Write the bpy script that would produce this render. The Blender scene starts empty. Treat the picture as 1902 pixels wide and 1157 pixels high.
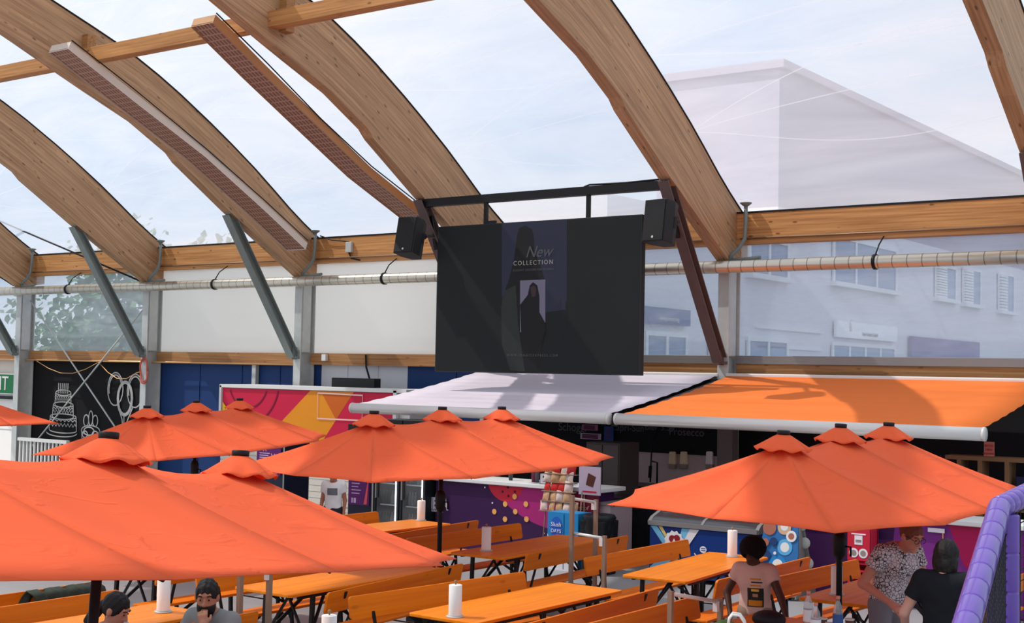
import bpy, bmesh, math, random
import numpy as np
from mathutils import Vector, Matrix, Euler
random.seed(7)
SC = bpy.context.scene
COL = SC.collection
PI = math.pi
V3 = Vector
# ------------------------------------------------------------------ camera
F_PX, CX, CY = 2500.0, 951.0, 578.5
YAW, ROLL = math.radians(36.1), 0.0195
PITCH = math.atan((693.0 - CY) / F_PX)
CAM = V3((0, -20.7, 2.73))
_fw = V3((-math.sin(YAW), math.cos(YAW), 0)); _rt = V3((math.cos(YAW), math.sin(YAW), 0)); _up = V3((0, 0, 1))
FWD = _fw * math.cos(PITCH) + _up * math.sin(PITCH)
_u0 = _up * math.cos(PITCH) - _fw * math.sin(PITCH)
CR = _rt * math.cos(ROLL) + _u0 * math.sin(ROLL)
CU = _u0 * math.cos(ROLL) - _rt * math.sin(ROLL)
def ray(u, v): return (FWD * F_PX + CR * (u - CX) + CU * (CY - v)).normalized()
def onX(u, v, X): d = ray(u, v); return CAM + d * ((X - CAM.x) / d.x)
def onY(u, v, Y): d = ray(u, v); return CAM + d * ((Y - CAM.y) / d.y)
def onZ(u, v, Z): d = ray(u, v); return CAM + d * ((Z - CAM.z) / d.z)
cd = bpy.data.cameras.new('camera'); cam = bpy.data.objects.new('camera', cd); COL.objects.link(cam)
cd.sensor_fit = 'HORIZONTAL'; cd.sensor_width = 36.0; cd.lens = F_PX / 1902 * 36.0; cd.clip_end = 600
M = Matrix.Identity(4)
for i in range(3):
    M[i][0] = CR[i]; M[i][1] = CU[i]; M[i][2] = -FWD[i]; M[i][3] = CAM[i]
cam.matrix_world = M
SC.camera = cam
# ------------------------------------------------------------------ materials
class N:
    """small node helper"""
    def __init__(s, name):
        s.m = bpy.data.materials.new(name); s.m.use_nodes = True
        s.t = s.m.node_tree; s.t.nodes.clear()
        s.out = s.t.nodes.new('ShaderNodeOutputMaterial')
    def n(s, typ, **kw):
        nd = s.t.nodes.new('ShaderNode' + typ)
        for k, v in kw.items():
            if k in nd.inputs: nd.inputs[k].default_value = v
            else: setattr(nd, k, v)
        return nd
    def l(s, a, b): s.t.links.new(a, b)
    def surf(s, sh): s.l(sh, s.out.inputs['Surface'])
def rgb(c): return (c[0], c[1], c[2], 1.0)
def srgb(r, g, b):
    f = lambda x: (x / 255 / 12.92) if x / 255 <= 0.04045 else ((x / 255 + 0.055) / 1.055) ** 2.4
    return (f(r), f(g), f(b))
MATS = {}
def pmat(name, col, rough=0.5, metal=0.0, spec=0.25, var=0.0, scale=6.0, bump=0.0, coat=0.0, emit=None, es=1.0, stretch=(1, 1, 1), transl=0.0):
    if name in MATS: return MATS[name]
    k = N(name); p = k.n('BsdfPrincipled'); p.inputs['Base Color'].default_value = rgb(col)
    p.inputs['Roughness'].default_value = rough; p.inputs['Metallic'].default_value = metal
    p.inputs['Specular IOR Level'].default_value = spec
    if coat: p.inputs['Coat Weight'].default_value = coat; p.inputs['Coat Roughness'].default_value = 0.15
    if emit: p.inputs['Emission Color'].default_value = rgb(emit); p.inputs['Emission Strength'].default_value = es
    if var or bump:
        tc = k.n('TexCoord'); mp = k.n('Mapping'); mp.inputs['Scale'].default_value = stretch
        k.l(tc.outputs['Object'], mp.inputs['Vector'])
        nz = k.n('TexNoise', Scale=scale, Detail=5.0); k.l(mp.outputs[0], nz.inputs['Vector'])
        if var:
            mx = k.n('Mix', data_type='RGBA'); mx.inputs[6].default_value = rgb([c * (1 - var) for c in col]); mx.inputs[7].default_value = rgb([min(1, c * (1 + var)) for c in col])
            k.l(nz.outputs['Fac'], mx.inputs[0]); k.l(mx.outputs[2], p.inputs['Base Color'])
        if bump:
            b = k.n('Bump', Strength=bump, Distance=0.02); k.l(nz.outputs['Fac'], b.inputs['Height']); k.l(b.outputs[0], p.inputs['Normal'])
    if transl:
        tr = k.n('BsdfTranslucent', Color=rgb(col)); ms = k.n('MixShader', Fac=transl)
        k.l(p.outputs[0], ms.inputs[1]); k.l(tr.outputs[0], ms.inputs[2]); k.surf(ms.outputs[0])
    else: k.surf(p.outputs[0])
    MATS[name] = k.m
    return k.m
def wood(name, col, dark, axis=1, scale=3.0, rough=0.4, coat=0.0, knots=0.5, attr=None, lam=0.0, spec=0.4):
    """timber with grain along an axis (object space) or along the mesh's own 'gc' attribute"""
    k = N(name); p = k.n('BsdfPrincipled'); p.inputs['Roughness'].default_value = rough
    p.inputs['Specular IOR Level'].default_value = spec
    if coat: p.inputs['Coat Weight'].default_value = coat; p.inputs['Coat Roughness'].default_value = 0.12
    if attr:
        src = k.n('Attribute', attribute_name=attr).outputs['Vector']
    else:
        tc = k.n('TexCoord'); oi = k.n('ObjectInfo'); ad = k.n('VectorMath', operation='ADD')
        cv = k.n('CombineXYZ'); ml = k.n('Math', operation='MULTIPLY'); ml.inputs[1].default_value = 37.0
        k.l(oi.outputs['Random'], ml.inputs[0])
        for i in range(3): k.l(ml.outputs[0], cv.inputs[i])
        k.l(tc.outputs['Object'], ad.inputs[0]); k.l(cv.outputs[0], ad.inputs[1]); src = ad.outputs[0]
    mp = k.n('Mapping'); sc = [1.0, 1.0, 1.0]; a = 0 if attr else axis
    for i in range(3): sc[i] = 0.35 if i == a else 14.0
    mp.inputs['Scale'].default_value = sc; k.l(src, mp.inputs['Vector'])
    nz = k.n('TexNoise', Scale=scale, Detail=6.0, Roughness=0.6); k.l(mp.outputs[0], nz.inputs['Vector'])
    mx = k.n('Mix', data_type='RGBA'); mx.inputs[6].default_value = rgb(dark); mx.inputs[7].default_value = rgb(col)
    rp = k.n('MapRange'); rp.inputs[1].default_value = 0.3; rp.inputs[2].default_value = 0.65
    k.l(nz.outputs['Fac'], rp.inputs[0]); k.l(rp.outputs[0], mx.inputs[0])
    cur = mx.outputs[2]
    if lam:
        sp = k.n('SeparateXYZ'); k.l(src, sp.inputs[0])
        m1 = k.n('Math', operation='MULTIPLY'); m1.inputs[1].default_value = 24.0; k.l(sp.outputs[1], m1.inputs[0])
        fl = k.n('Math', operation='FLOOR'); k.l(m1.outputs[0], fl.inputs[0])
        m2 = k.n('Math', operation='MULTIPLY'); m2.inputs[1].default_value = 0.45; k.l(sp.outputs[0], m2.inputs[0])
        ad2 = k.n('Math', operation='MULTIPLY_ADD'); ad2.inputs[1].default_value = 0.37; k.l(fl.outputs[0], ad2.inputs[0]); k.l(m2.outputs[0], ad2.inputs[2])
        f2 = k.n('Math', operation='FLOOR'); k.l(ad2.outputs[0], f2.inputs[0])
        cx = k.n('CombineXYZ'); k.l(fl.outputs[0], cx.inputs[0]); k.l(f2.outputs[0], cx.inputs[1])
        wn = k.n('TexWhiteNoise'); k.l(cx.outputs[0], wn.inputs['Vector'])
        mr = k.n('MapRange'); mr.inputs[3].default_value = 1 - lam; mr.inputs[4].default_value = 1 + lam; k.l(wn.outputs['Value'], mr.inputs[0])
        vm = k.n('VectorMath', operation='SCALE'); k.l(cur, vm.inputs[0]); k.l(mr.outputs[0], vm.inputs['Scale']); cur = vm.outputs[0]
    if knots:
        mk = k.n('Mapping'); ks = [7.0] * 3; ks[a] = 2.6
        mk.inputs['Scale'].default_value = ks; k.l(src, mk.inputs['Vector'])
        vo = k.n('TexVoronoi', Scale=1.0); k.l(mk.outputs[0], vo.inputs['Vector'])
        kr = k.n('MapRange'); kr.inputs[1].default_value = 0.07; kr.inputs[2].default_value = 0.15; kr.inputs[3].default_value = knots; kr.inputs[4].default_value = 0.0
        k.l(vo.outputs['Distance'], kr.inputs[0])
        mk2 = k.n('Mix', data_type='RGBA'); mk2.inputs[7].default_value = rgb([c * 0.3 for c in dark]); k.l(kr.outputs[0], mk2.inputs[0]); k.l(cur, mk2.inputs[6]); cur = mk2.outputs[2]
    k.l(cur, p.inputs['Base Color']); k.surf(p.outputs[0]); MATS[name] = k.m
    return k.m
def foil(name, haze, tint, hcol, scale=1.5, gloss=0.05, streak=(0.5, 3, 3), vary=0.12):
    """clear or milky plastic film: straight-through light plus some scattering"""
    k = N(name)
    tc = k.n('TexCoord'); mp = k.n('Mapping'); mp.inputs['Scale'].default_value = streak; k.l(tc.outputs['Object'], mp.inputs['Vector'])
    nz = k.n('TexNoise', Scale=scale, Detail=6.0, Distortion=1.2); k.l(mp.outputs[0], nz.inputs['Vector'])
    mr = k.n('MapRange'); mr.inputs[1].default_value = 0.35; mr.inputs[2].default_value = 0.7; mr.inputs[3].default_value = max(0, haze - vary); mr.inputs[4].default_value = haze + vary
    k.l(nz.outputs['Fac'], mr.inputs[0])
    tp = k.n('BsdfTransparent', Color=rgb(tint)); tl = k.n('BsdfTranslucent', Color=rgb(hcol)); df = k.n('BsdfDiffuse', Color=rgb(hcol))
    s1 = k.n('MixShader', Fac=0.4); k.l(tl.outputs[0], s1.inputs[1]); k.l(df.outputs[0], s1.inputs[2])
    s2 = k.n('MixShader'); k.l(mr.outputs[0], s2.inputs[0]); k.l(tp.outputs[0], s2.inputs[1]); k.l(s1.outputs[0], s2.inputs[2])
    gl = k.n('BsdfGlossy', Roughness=0.08); s3 = k.n('MixShader', Fac=gloss); k.l(s2.outputs[0], s3.inputs[1]); k.l(gl.outputs[0], s3.inputs[2])
    k.surf(s3.outputs[0]); MATS[name] = k.m
    return k.m
def lin(*c): return srgb(*c)

glulam = wood('glulam', lin(188, 150, 112), lin(146, 108, 74), attr='gc', lam=0.12, knots=0.75, rough=0.6, scale=2.0)
beamw = wood('beam_timber', lin(206, 150, 92), lin(158, 106, 56), axis=0, knots=0.8, rough=0.6, scale=2.0)
railw = wood('rail_timber', lin(176, 128, 78), lin(134, 88, 48), axis=0, knots=0.5, rough=0.65, scale=2.0)
tablew = wood('table_board', lin(244, 140, 22), lin(226, 114, 6), axis=1, knots=0.12, rough=0.38, coat=0.0, scale=1.2, spec=.22)
benchw = wood('bench_board', lin(238, 128, 18), lin(214, 102, 8), axis=1, knots=0.3, rough=0.42, coat=0.0, scale=1.2, spec=.2)
galv = pmat('galvanised_steel', lin(190, 194, 192), 0.5, 0.1, var=0.18, scale=5, bump=0.05)
galv_mid = pmat('strut_steel', lin(122, 132, 130), 0.5, 0.1, var=0.15, scale=5)
galv_dark = pmat('strut_steel_awning_tint', lin(104, 88, 86), 0.55, 0.2, var=0.15, scale=5)  # strut steel darkened, with the orange awning's reflected light tinted in
steel = pmat('stainless_steel', lin(170, 165, 160), 0.3, 0.9)
railm = pmat('rail_metal', lin(150, 126, 108), 0.4, 0.3)
black = pmat('black_metal', lin(28, 28, 30), 0.45, 0.2)
blackp = pmat('black_plastic', lin(26, 27, 29), 0.5)
white = pmat('white_paint', lin(225, 225, 222), 0.5)
cream = pmat('cream_panel', lin(214, 208, 196), 0.5, var=0.04)
paper = pmat('paper', lin(240, 236, 230), 0.9, bump=0.05, scale=60)
alu = pmat('white_aluminium', lin(222, 220, 216), 0.35, 0.15)
foil_roof = foil('roof_foil', 0.52, (0.94, 0.97, 1.0), (0.93, 0.95, 1.0), scale=0.7, streak=(0.35, 1.3, 1.3), vary=0.10, gloss=0.03)
foil_win = foil('window_foil', 0.44, (0.88, 0.94, 1.0), (0.86, 0.92, 1.0), scale=1.2, streak=(0.6, 2, 3), vary=0.08, gloss=0.05)
foil_white = pmat('white_sheet', lin(250, 246, 236), 0.55, var=0.03, scale=2.5, bump=0.2, transl=0.88)

# ------------------------------------------------------------------ mesh builder
class MB:
    def __init__(s): s.v = []; s.f = []; s.mi = []; s.cur = 0; s.sm = []; s.smooth = False; s.g = None
    def add(s, vs, fs, smooth=None):
        o = len(s.v); s.v += [tuple(p) for p in vs]; s.f += [tuple(i + o for i in f) for f in fs]
        s.mi += [s.cur] * len(fs); s.sm += [s.smooth if smooth is None else smooth] * len(fs)
        return s
    def box(s, c, d, rot=None, taper=1.0):
        hx, hy, hz = d[0] / 2, d[1] / 2, d[2] / 2
        P = [V3((x * hx * (taper if z > 0 else 1), y * hy * (taper if z > 0 else 1), z * hz)) for z in (-1, 1) for y in (-1, 1) for x in (-1, 1)]
        if rot is not None: P = [rot @ p for p in P]
        c = V3(c); P = [p + c for p in P]
        return s.add(P, [(0, 2, 3, 1), (4, 5, 7, 6), (0, 1, 5, 4), (2, 6, 7, 3), (0, 4, 6, 2), (1, 3, 7, 5)], False)
    def bbox(s, a, b): return s.box([(a[i] + b[i]) / 2 for i in range(3)], [abs(b[i] - a[i]) for i in range(3)])
    def bar(s, a, b, w, h, up=(0, 0, 1)):
        a, b = V3(a), V3(b); z = (b - a); L = z.length; z.normalize(); x = V3(up).cross(z)
        if x.length < 1e-4: x = V3((1, 0, 0)).cross(z)
        x.normalize(); y = z.cross(x); R = Matrix((x, y, z)).transposed()
        return s.box((a + b) / 2, (w, h, L), R)
    def tube(s, pts, r, n=10, cap=True):
        pts = [V3(p) for p in pts]; vs = []; fs = []
        rr = r if isinstance(r, (list, tuple)) else [r] * len(pts)
        t0 = (pts[1] - pts[0]).normalized(); ref = V3((0, 0, 1)) if abs(t0.z) < 0.9 else V3((1, 0, 0))
        x = t0.cross(ref).normalized()
        for i, p in enumerate(pts):
            t = (pts[min(i + 1, len(pts) - 1)] - pts[max(i - 1, 0)]).normalized()
            x = (x - t * x.dot(t)).normalized(); y = t.cross(x)
            for j in range(n):
                a = 2 * PI * j / n; vs.append(p + (x * math.cos(a) + y * math.sin(a)) * rr[i])
        for i in range(len(pts) - 1):
            for j in range(n):
                fs.append((i * n + j, i * n + (j + 1) % n, (i + 1) * n + (j + 1) % n, (i + 1) * n + j))
        s.add(vs, fs, True)
        if cap:
            o = len(s.v) - len(vs)
            s.f += [tuple(o + j for j in reversed(range(n))), tuple(o + (len(pts) - 1) * n + j for j in range(n))]; s.mi += [s.cur] * 2; s.sm += [False] * 2
        return s
    def lathe(s, prof, c=(0, 0, 0), n=20, rot=None, smooth=True):
        vs = []; fs = []; c = V3(c)
        for r, z in prof:
            for j in range(n):
                a = 2 * PI * j / n; p = V3((r * math.cos(a), r * math.sin(a), z))
                vs.append((rot @ p if rot is not None else p) + c)
        m = len(prof)
        for i in range(m - 1):
            for j in range(n): fs.append((i * n + j, i * n + (j + 1) % n, (i + 1) * n + (j + 1) % n, (i + 1) * n + j))
        s.add(vs, fs, smooth); o = len(s.v) - len(vs)
        s.f += [tuple(o + j for j in reversed(range(n))), tuple(o + (m - 1) * n + j for j in range(n))]; s.mi += [s.cur] * 2; s.sm += [False] * 2
        return s
    def prism(s, poly, ex):
        """poly: list of 3d points (planar), extruded by vector ex"""
        n = len(poly); ex = V3(ex); P = [V3(p) for p in poly]
        return s.add(P + [p + ex for p in P], [tuple(range(n)), tuple(range(2 * n - 1, n - 1, -1))] + [(i, i + n, (i + 1) % n + n, (i + 1) % n) for i in range(n)], False)
    def poly(s, pts): return s.add(pts, [tuple(range(len(pts)))], False)
    def grid(s, fn, nu, nv, smooth=True):
        vs = [fn(i / nu, j / nv) for i in range(nu + 1) for j in range(nv + 1)]
        fs = [(i * (nv + 1) + j, (i + 1) * (nv + 1) + j, (i + 1) * (nv + 1) + j + 1, i * (nv + 1) + j + 1) for i in range(nu) for j in range(nv)]
        return s.add(vs, fs, smooth)
    def sphere(s, c, r, n=12, m=8):
        r = r if isinstance(r, (tuple, list)) else (r, r, r); c = V3(c)
        vs = [c + V3((0, 0, -r[2]))]; fs = []
        for i in range(1, m):
            t = -PI / 2 + PI * i / m
            for j in range(n): a = 2 * PI * j / n; vs.append(c + V3((r[0] * math.cos(t) * math.cos(a), r[1] * math.cos(t) * math.sin(a), r[2] * math.sin(t))))
        vs.append(c + V3((0, 0, r[2]))); L = len(vs) - 1
        for j in range(n):
            fs.append((0, 1 + (j + 1) % n, 1 + j)); fs.append((L, L - n + j, L - n + (j + 1) % n))
        for i in range(m - 2):
            for j in range(n): a = 1 + i * n; fs.append((a + j, a + (j + 1) % n, a + n + (j + 1) % n, a + n + j))
        return s.add(vs, fs, True)
LOC = {}
def link(name, mb, mats, parent=None, world=False, origin=None, bevel=0, solid=0, attr=None):
    me = bpy.data.meshes.new(name)
    off = V3((0, 0, 0))
    if world and parent is not None: off = LOC[root_of(parent).name]
    if origin is not None: off = V3(origin)
    me.from_pydata([(p[0] - off.x, p[1] - off.y, p[2] - off.z) for p in mb.v], [], mb.f)
    for m in (mats if isinstance(mats, (list, tuple)) else [mats]): me.materials.append(m)
    me.polygons.foreach_set('material_index', mb.mi); me.polygons.foreach_set('use_smooth', mb.sm)
    if attr is not None:
        a = me.attributes.new('gc', 'FLOAT_VECTOR', 'POINT'); a.data.foreach_set('vector', [c for p in attr for c in p])
    me.validate(); me.update()
    o = bpy.data.objects.new(name, me); COL.objects.link(o)
    if parent is not None: o.parent = parent
    if origin is not None: o.location = off
    if bevel:
        b = o.modifiers.new('bevel', 'BEVEL'); b.width = bevel; b.segments = 2; b.limit_method = 'ANGLE'
    if solid:
        b = o.modifiers.new('solid', 'SOLIDIFY'); b.thickness = solid; b.offset = 0
    return o
def root_of(o):
    while o.parent is not None: o = o.parent
    return o
def thing(name, label, cat, loc=(0, 0, 0), rotz=0.0, group=None):
    o = bpy.data.objects.new(name, None); o.empty_display_size = 0.1; COL.objects.link(o)
    o.location = loc; o.rotation_euler = (0, 0, rotz); LOC[o.name] = V3(loc)
    o['label'] = label; o['category'] = cat
    if group: o['group'] = group
    return o
def tag(o, label, cat, group=None, kind=None):
    o['label'] = label; o['category'] = cat
    if group: o['group'] = group
    if kind: o['kind'] = kind
    return o
def struct(o): o['kind'] = 'structure'; return o
def dup(root, loc=None, rotz=None, label=None, group=None):
    def rec(o, par):
        c = o.copy(); COL.objects.link(c)
        if par is not None: c.parent = par; c.matrix_parent_inverse = o.matrix_parent_inverse.copy()
        for ch in list(o.children): rec(ch, c)
        return c
    r = rec(root, None)
    if loc is not None: r.location = loc; LOC[r.name] = V3(loc)
    if rotz is not None: r.rotation_euler = (0, 0, rotz)
    if label: r['label'] = label
    if group: r['group'] = group
    return r
def text(name, s, size, mat, parent, p, rot=(PI / 2, 0, 0), world=True, align='CENTER', ext=0.002, sx=1.0, shear=0.0, space=1.0, bold=0.0):
    c = bpy.data.curves.new(name, 'FONT'); c.body = s; c.size = size; c.align_x = align; c.align_y = 'CENTER'; c.extrude = ext; c.shear = shear; c.offset = bold; c.space_character = space
    c.materials.append(mat); o = bpy.data.objects.new(name, c); COL.objects.link(o)
    q = V3(p)
    if parent is not None:
        o.parent = parent
        if world: q = q - LOC[root_of(parent).name]
    o.location = q; o.rotation_euler = rot; o.scale = (sx, 1, 1)
    return o
def circ(c, r, n=28, a0=0.0, a1=2 * PI, ry=None, y=None):
    """points of a circle in an X-Z plane"""
    ry = ry or r
    return [(c[0] + r * math.cos(a0 + (a1 - a0) * i / n), c[1], c[2] + ry * math.sin(a0 + (a1 - a0) * i / n)) for i in range(n if abs(a1 - a0 - 2 * PI) < 1e-6 else n + 1)]
def clip(poly, x0, x1, z0, z1):
    for ax, lim, sg in ((0, x0, 1), (0, x1, -1), (2, z0, 1), (2, z1, -1)):
        out = []
        for i in range(len(poly)):
            a, b = poly[i - 1], poly[i]; da, db = sg * (a[ax] - lim), sg * (b[ax] - lim)
            if (da >= 0) != (db >= 0):
                t = da / (da - db); out.append(tuple(a[k] + (b[k] - a[k]) * t for k in range(3)))
            if db >= 0: out.append(tuple(b))
        poly = out
        if not poly: break
    return poly
def ribbon(mb, pts, w, ny=(0, -1, 0), closed=False):
    """flat stroke in a plane facing ny"""
    pts = [V3(p) for p in pts]; n = len(pts); ny = V3(ny); vs = []
    for i in range(n):
        a = pts[(i - 1) % n] if (closed or i > 0) else pts[i]; b = pts[(i + 1) % n] if (closed or i < n - 1) else pts[i]
        t = (b - a).normalized(); s = t.cross(ny).normalized() * (w / 2); vs += [pts[i] + s, pts[i] - s]
    fs = [(2 * i, 2 * ((i + 1) % n), 2 * ((i + 1) % n) + 1, 2 * i + 1) for i in range(n if closed else n - 1)]
    return mb.add(vs, fs, False)
# ================================================================== SETTING
AX = [('Z', -35.44), ('A', -30.44), ('B', -25.44), ('C', -20.44), ('D', -15.44), ('E', -10.44), ('F', -4.95), ('G', 0.3)]
XS = dict(AX)
INN = [(.30, 4.80), (-.40, 4.68), (-2.45, 5.85), (-3.75, 6.66), (-3.92, 6.82), (-4.8, 7.28), (-6.05, 7.75), (-7.3, 8.25), (-9, 8.90), (-12, 9.9), (-16, 11.0), (-20, 11.4)]
OUT = [(.30, 5.42), (-.1, 5.65), (-.78, 6.05), (-1.34, 6.48), (-2.24, 7.07), (-3.3, 7.70), (-4.24, 8.2), (-5.1, 8.58), (-6.85, 9.15), (-9, 9.88), (-12, 10.88), (-16, 12.0), (-20, 12.4)]
def interp(tab, y):
    if y < -20: y = -40 - y
    for (a, za), (b, zb) in zip(tab, tab[1:]):
        if a >= y >= b: return za + (zb - za) * (a - y) / (a - b)
    return tab[0][1] if y > tab[0][0] else tab[-1][1]
def smooth_out(y, w=0.45):
    return (interp(OUT, y - w) + interp(OUT, y + w if y + w < .3 else .3) + 2 * interp(OUT, y)) / 4 if -19 < y < -.6 else interp(OUT, y)
YS = [.30, .1, -.1, -.4, -.8, -1.3, -1.8, -2.45, -3.0, -3.75, -3.92] + [-4.3 - .5 * i for i in range(32)]
YS = YS + [-40 - y for y in reversed(YS[:-1])]
def arch(X, label):
    mb = MB(); g = []; vs = []; fs = []; s = 0; prev = None
    for y in YS:
        zo, zi = smooth_out(y), interp(INN, y)
        if prev: s += math.hypot(y - prev[0], zo - prev[1])
        sl = abs(smooth_out(max(y - .2, -39)) - smooth_out(min(y + .2, .3))) / .4; c = 1 / math.hypot(1, sl)
        prev = (y, zo)
        for x in (-.11, .11):
            vs += [(X + x, y, zi), (X + x, y, zo)]
            g += [(s + X * 3.1, (zo - zi) * c, x), (s + X * 3.1, 0.0, x)]
    n = len(YS)
    for i in range(n - 1):
        a, b = i * 4, i * 4 + 4
        fs += [(a, a + 1, b + 1, b), (a + 2, b + 2, b + 3, a + 3), (a, b, b + 2, a + 2), (a + 1, a + 3, b + 3, b + 1)]
    fs += [(0, 2, 3, 1), (n * 4 - 4, n * 4 - 3, n * 4 - 1, n * 4 - 2)]
    mb.add(vs, fs, False)
    t = thing('timber_arch', label, 'beam', (X, -.1, 4.7), 0, 'curved timber arches of the hall roof')
    link('arch_beam', mb, glulam, t, world=True, attr=g)
    f = MB()
    for sx in (-.112, .112):
        f = MB(); f.tube([(X + sx, y, smooth_out(y) + .004) for y in YS[1:30]], .017, 6); link('edge_seal', f, blackp, t, world=True)
    return t
arch(XS['A'], 'curved timber arch at the far left end of the hall, barely in frame')
arch(XS['B'], 'curved timber arch landing above the chalkboard wall and blue wall')
arch(XS['C'], 'curved timber arch with the white-edged perforated strip hanging below its side')
arch(XS['D'], 'curved timber arch passing behind the left end of the hanging screen')
arch(XS['E'], 'curved timber arch landing right of the hanging screen by the right speaker')
arch(XS['F'], 'curved timber arch at the top right corner of the hall')

# floor
mb = MB(); mb.box((-17, -18, -.05), (58, 40, .1)); fl = link('floor', mb, pmat('floor_screed', lin(152, 150, 150), 0.45, var=0.12, scale=1.3, bump=0.02)); struct(fl)
mb = MB(); mb.box((-20, 40, -.35), (200, 76, .3)); g_ = link('ground_outside', mb, pmat('asphalt', lin(120, 120, 122), 0.9, var=0.15)); struct(g_)

# lower back wall by bay (plane y = 0.1 .. 0.2)
wall_blue = pmat('blue_wall_panel', lin(24, 56, 108), 0.6, var=0.08, scale=2)
wall_white = pmat('white_wall_panel', lin(206, 208, 214), 0.5, var=0.03)
chalk_black = pmat('chalkboard_paint', lin(20, 20, 22), 0.9, var=0.2, scale=3)
dark_wall = pmat('dark_wall', lin(30, 32, 36), 0.8)
def wallseg(x0, x1, m, seams=()):
    mb = MB(); mb.bbox((x0, .1, 0), (x1, .22, 2.86))
    for s in seams: mb.bbox((s - .012, .085, 0), (s + .012, .1, 2.84))
    return struct(link('wall_back', mb, m))
wallseg(-36, -30.46, cream, (-33, -31.9))
wallseg(-30.46, -25.46, chalk_black)
wallseg(-25.46, -20.15, wall_blue, (-24.0, -22.6, -21.4))
wallseg(-20.15, -17.75, wall_white, (-19.4, -18.55))
wallseg(-17.75, -15.45, wall_blue, (-16.5,))
wallseg(-15.45, 1.0, dark_wall)
# timber rails, sills (setting trim)
def railseg(x0, x1, z0, z1, m, y0=-.06, y1=.14):
    mb = MB(); mb.bbox((x0, y0, z0), (x1, y1, z1)); return struct(link('trim_1', mb, m))
bays = list(zip(AX, AX[1:]))
sill = pmat('sill_metal', lin(138, 136, 134), 0.4, 0.5)
for (na, xa), (nb, xb) in bays:
    right = xa >= -15.5
    if right:
        railseg(xa + .1, xb - .1, 2.80, 2.96, railw)
        mb = MB(); mb.bbox((xa + .1, -.09, 2.96), (xb - .1, .12, 3.10)); struct(link('trim_2', mb, sill, bevel=.006))
    else:
        railseg(xa + .1, xb - .1, 2.83, 3.07, railw)
# membrane roof and lower film windows
for (na, xa), (nb, xb) in bays:
    def fn(a, b, xa=xa, xb=xb):
        y = .12 - 40.24 * a; x = xa + (xb - xa) * b
        y = max(min(y, .3), -40.3)
        e = min(1, abs(y - .1) / 2.0, abs(y + 40.1) / 2.0)
        return (x, y, smooth_out(y) + .03 + .30 * math.sin(PI * b) ** .8 * (max(e, 0) ** .7))
    mb = MB(); mb.grid(fn, 90, 14)
    o = link('ceiling', mb, foil_roof); struct(o)
seamm = foil('foil_seam', 0.6, (1, 1, 1), (.97, .98, 1.0), gloss=0.02, vary=0.02)
for i, ((na, xa), (nb, xb)) in enumerate(bays):
    opaque = na in ('B', 'C')
    mb = MB()
    mb.grid(lambda a, b: (xa + .05 + (xb - xa - .1) * a, .06 + .02 * math.sin(a * 9) * math.sin(b * 5), 3.05 + 1.97 * b), 24, 10)
    o = link('window_%d' % (i + 1), mb, foil_white if opaque else foil_win); struct(o)
# welded seams of the roof cushions: fans of pale curves
for (na, xa), (nb, xb) in bays[1:-1]:
    mb = MB()
    for y0 in (-1.6, -3.1, -4.7, -6.4, -8.2):
        for dy, sag in ((-1.5, .0), (-.6, .1), (.15, .35)):
            pts = []
            for k in range(19):
                b = .02 + .96 * k / 18; y = y0 + dy * b + sag * 1.6 * math.sin(PI * b)
                e = min(1, abs(y - .1) / 2.0)
                pts.append((xa + (xb - xa) * b, y, smooth_out(y) + .02 + .30 * math.sin(PI * b) ** .8 * e ** .7))
            ribbon(mb, pts, .018, (0, -.6, -.8))
    struct(link('trim_3', mb, seamm))

# steel columns
def column(X, label):
    t = thing('steel_column', label, 'column', (X, -.15, 0), 0, 'galvanised columns along the back wall')
    m = MB()
    m.bbox((X - .10, -.36, 0), (X + .10, -.335, 4.70)); m.bbox((X - .10, .045, 0), (X + .10, .07, 4.70)); m.bbox((X - .008, -.335, 0), (X + .008, .045, 4.70))
    link('h_section', m, galv, t, world=True)
    m = MB(); m.bbox((X + .02, -.31, 3.08), (X + .09, -.05, 4.55)); link('cover_plate', m, galv, t, world=True, bevel=.02)
    m = MB(); m.bbox((X - .14, -.40, 4.66), (X + .14, .12, 4.70)); m.bbox((X + .11, -.38, 4.62), (X + .55, -.34, 4.66)); link('head_plate', m, galv, t, world=True)
    m = MB(); m.bbox((X - .16, -.42, 0), (X + .16, .1, .02)); link('base_plate', m, galv, t, world=True)
for k, l in (('A', 'galvanised steel column between the exit door and the chalkboard wall'), ('B', 'galvanised steel column with the coiled pink cable hanging on it'), ('C', 'galvanised steel column between blue wall and white wall panels'),
             ('D', 'galvanised steel column hidden behind the hanging screen'), ('E', 'galvanised steel column above the gap between the two awnings'), ('F', 'galvanised steel column at the right edge above the orange awning')):
    column(XS[k], l)
# raking struts
def strut(X, label, m_):
    t = thing('raking_strut', label, 'strut', (X, -.4, 3.0), 0, 'raking struts under the timber arches')
    a, b = V3((X, -.47, 3.02)), V3((X, -2.38, 5.82)); n = V3((0, (b - a).z, -(b - a).y)).normalized()
    m = MB()
    for s in (-1, 1): m.bar(a + n * (.085 * s), b + n * (.085 * s), .19, .016, n)
    m.bar(a, b, .012, .16, n)
    link('i_section', m, m_, t, world=True)
    m = MB(); m.box((X, -.45, 3.06), (.06, .14, .26)); m.box((X, -.44, 2.97), (.2, .12, .05)); link('foot_bracket', m, m_, t, world=True)
    m = MB(); m.box((X, -2.32, 5.85), (.16, .16, .10)); link('head_bracket', m, m_, t, world=True)
strut(XS['A'], 'grey raking strut at the left frame edge above the exit sign', galv_mid)
strut(XS['B'], 'grey raking strut crossing in front of the window above the chalkboard', galv_mid)
strut(XS['C'], 'grey raking strut crossing in front of the white sheet window', galv_mid)
strut(XS['D'], 'dark raking strut beside the left speaker behind the screen', galv_dark)
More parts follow.
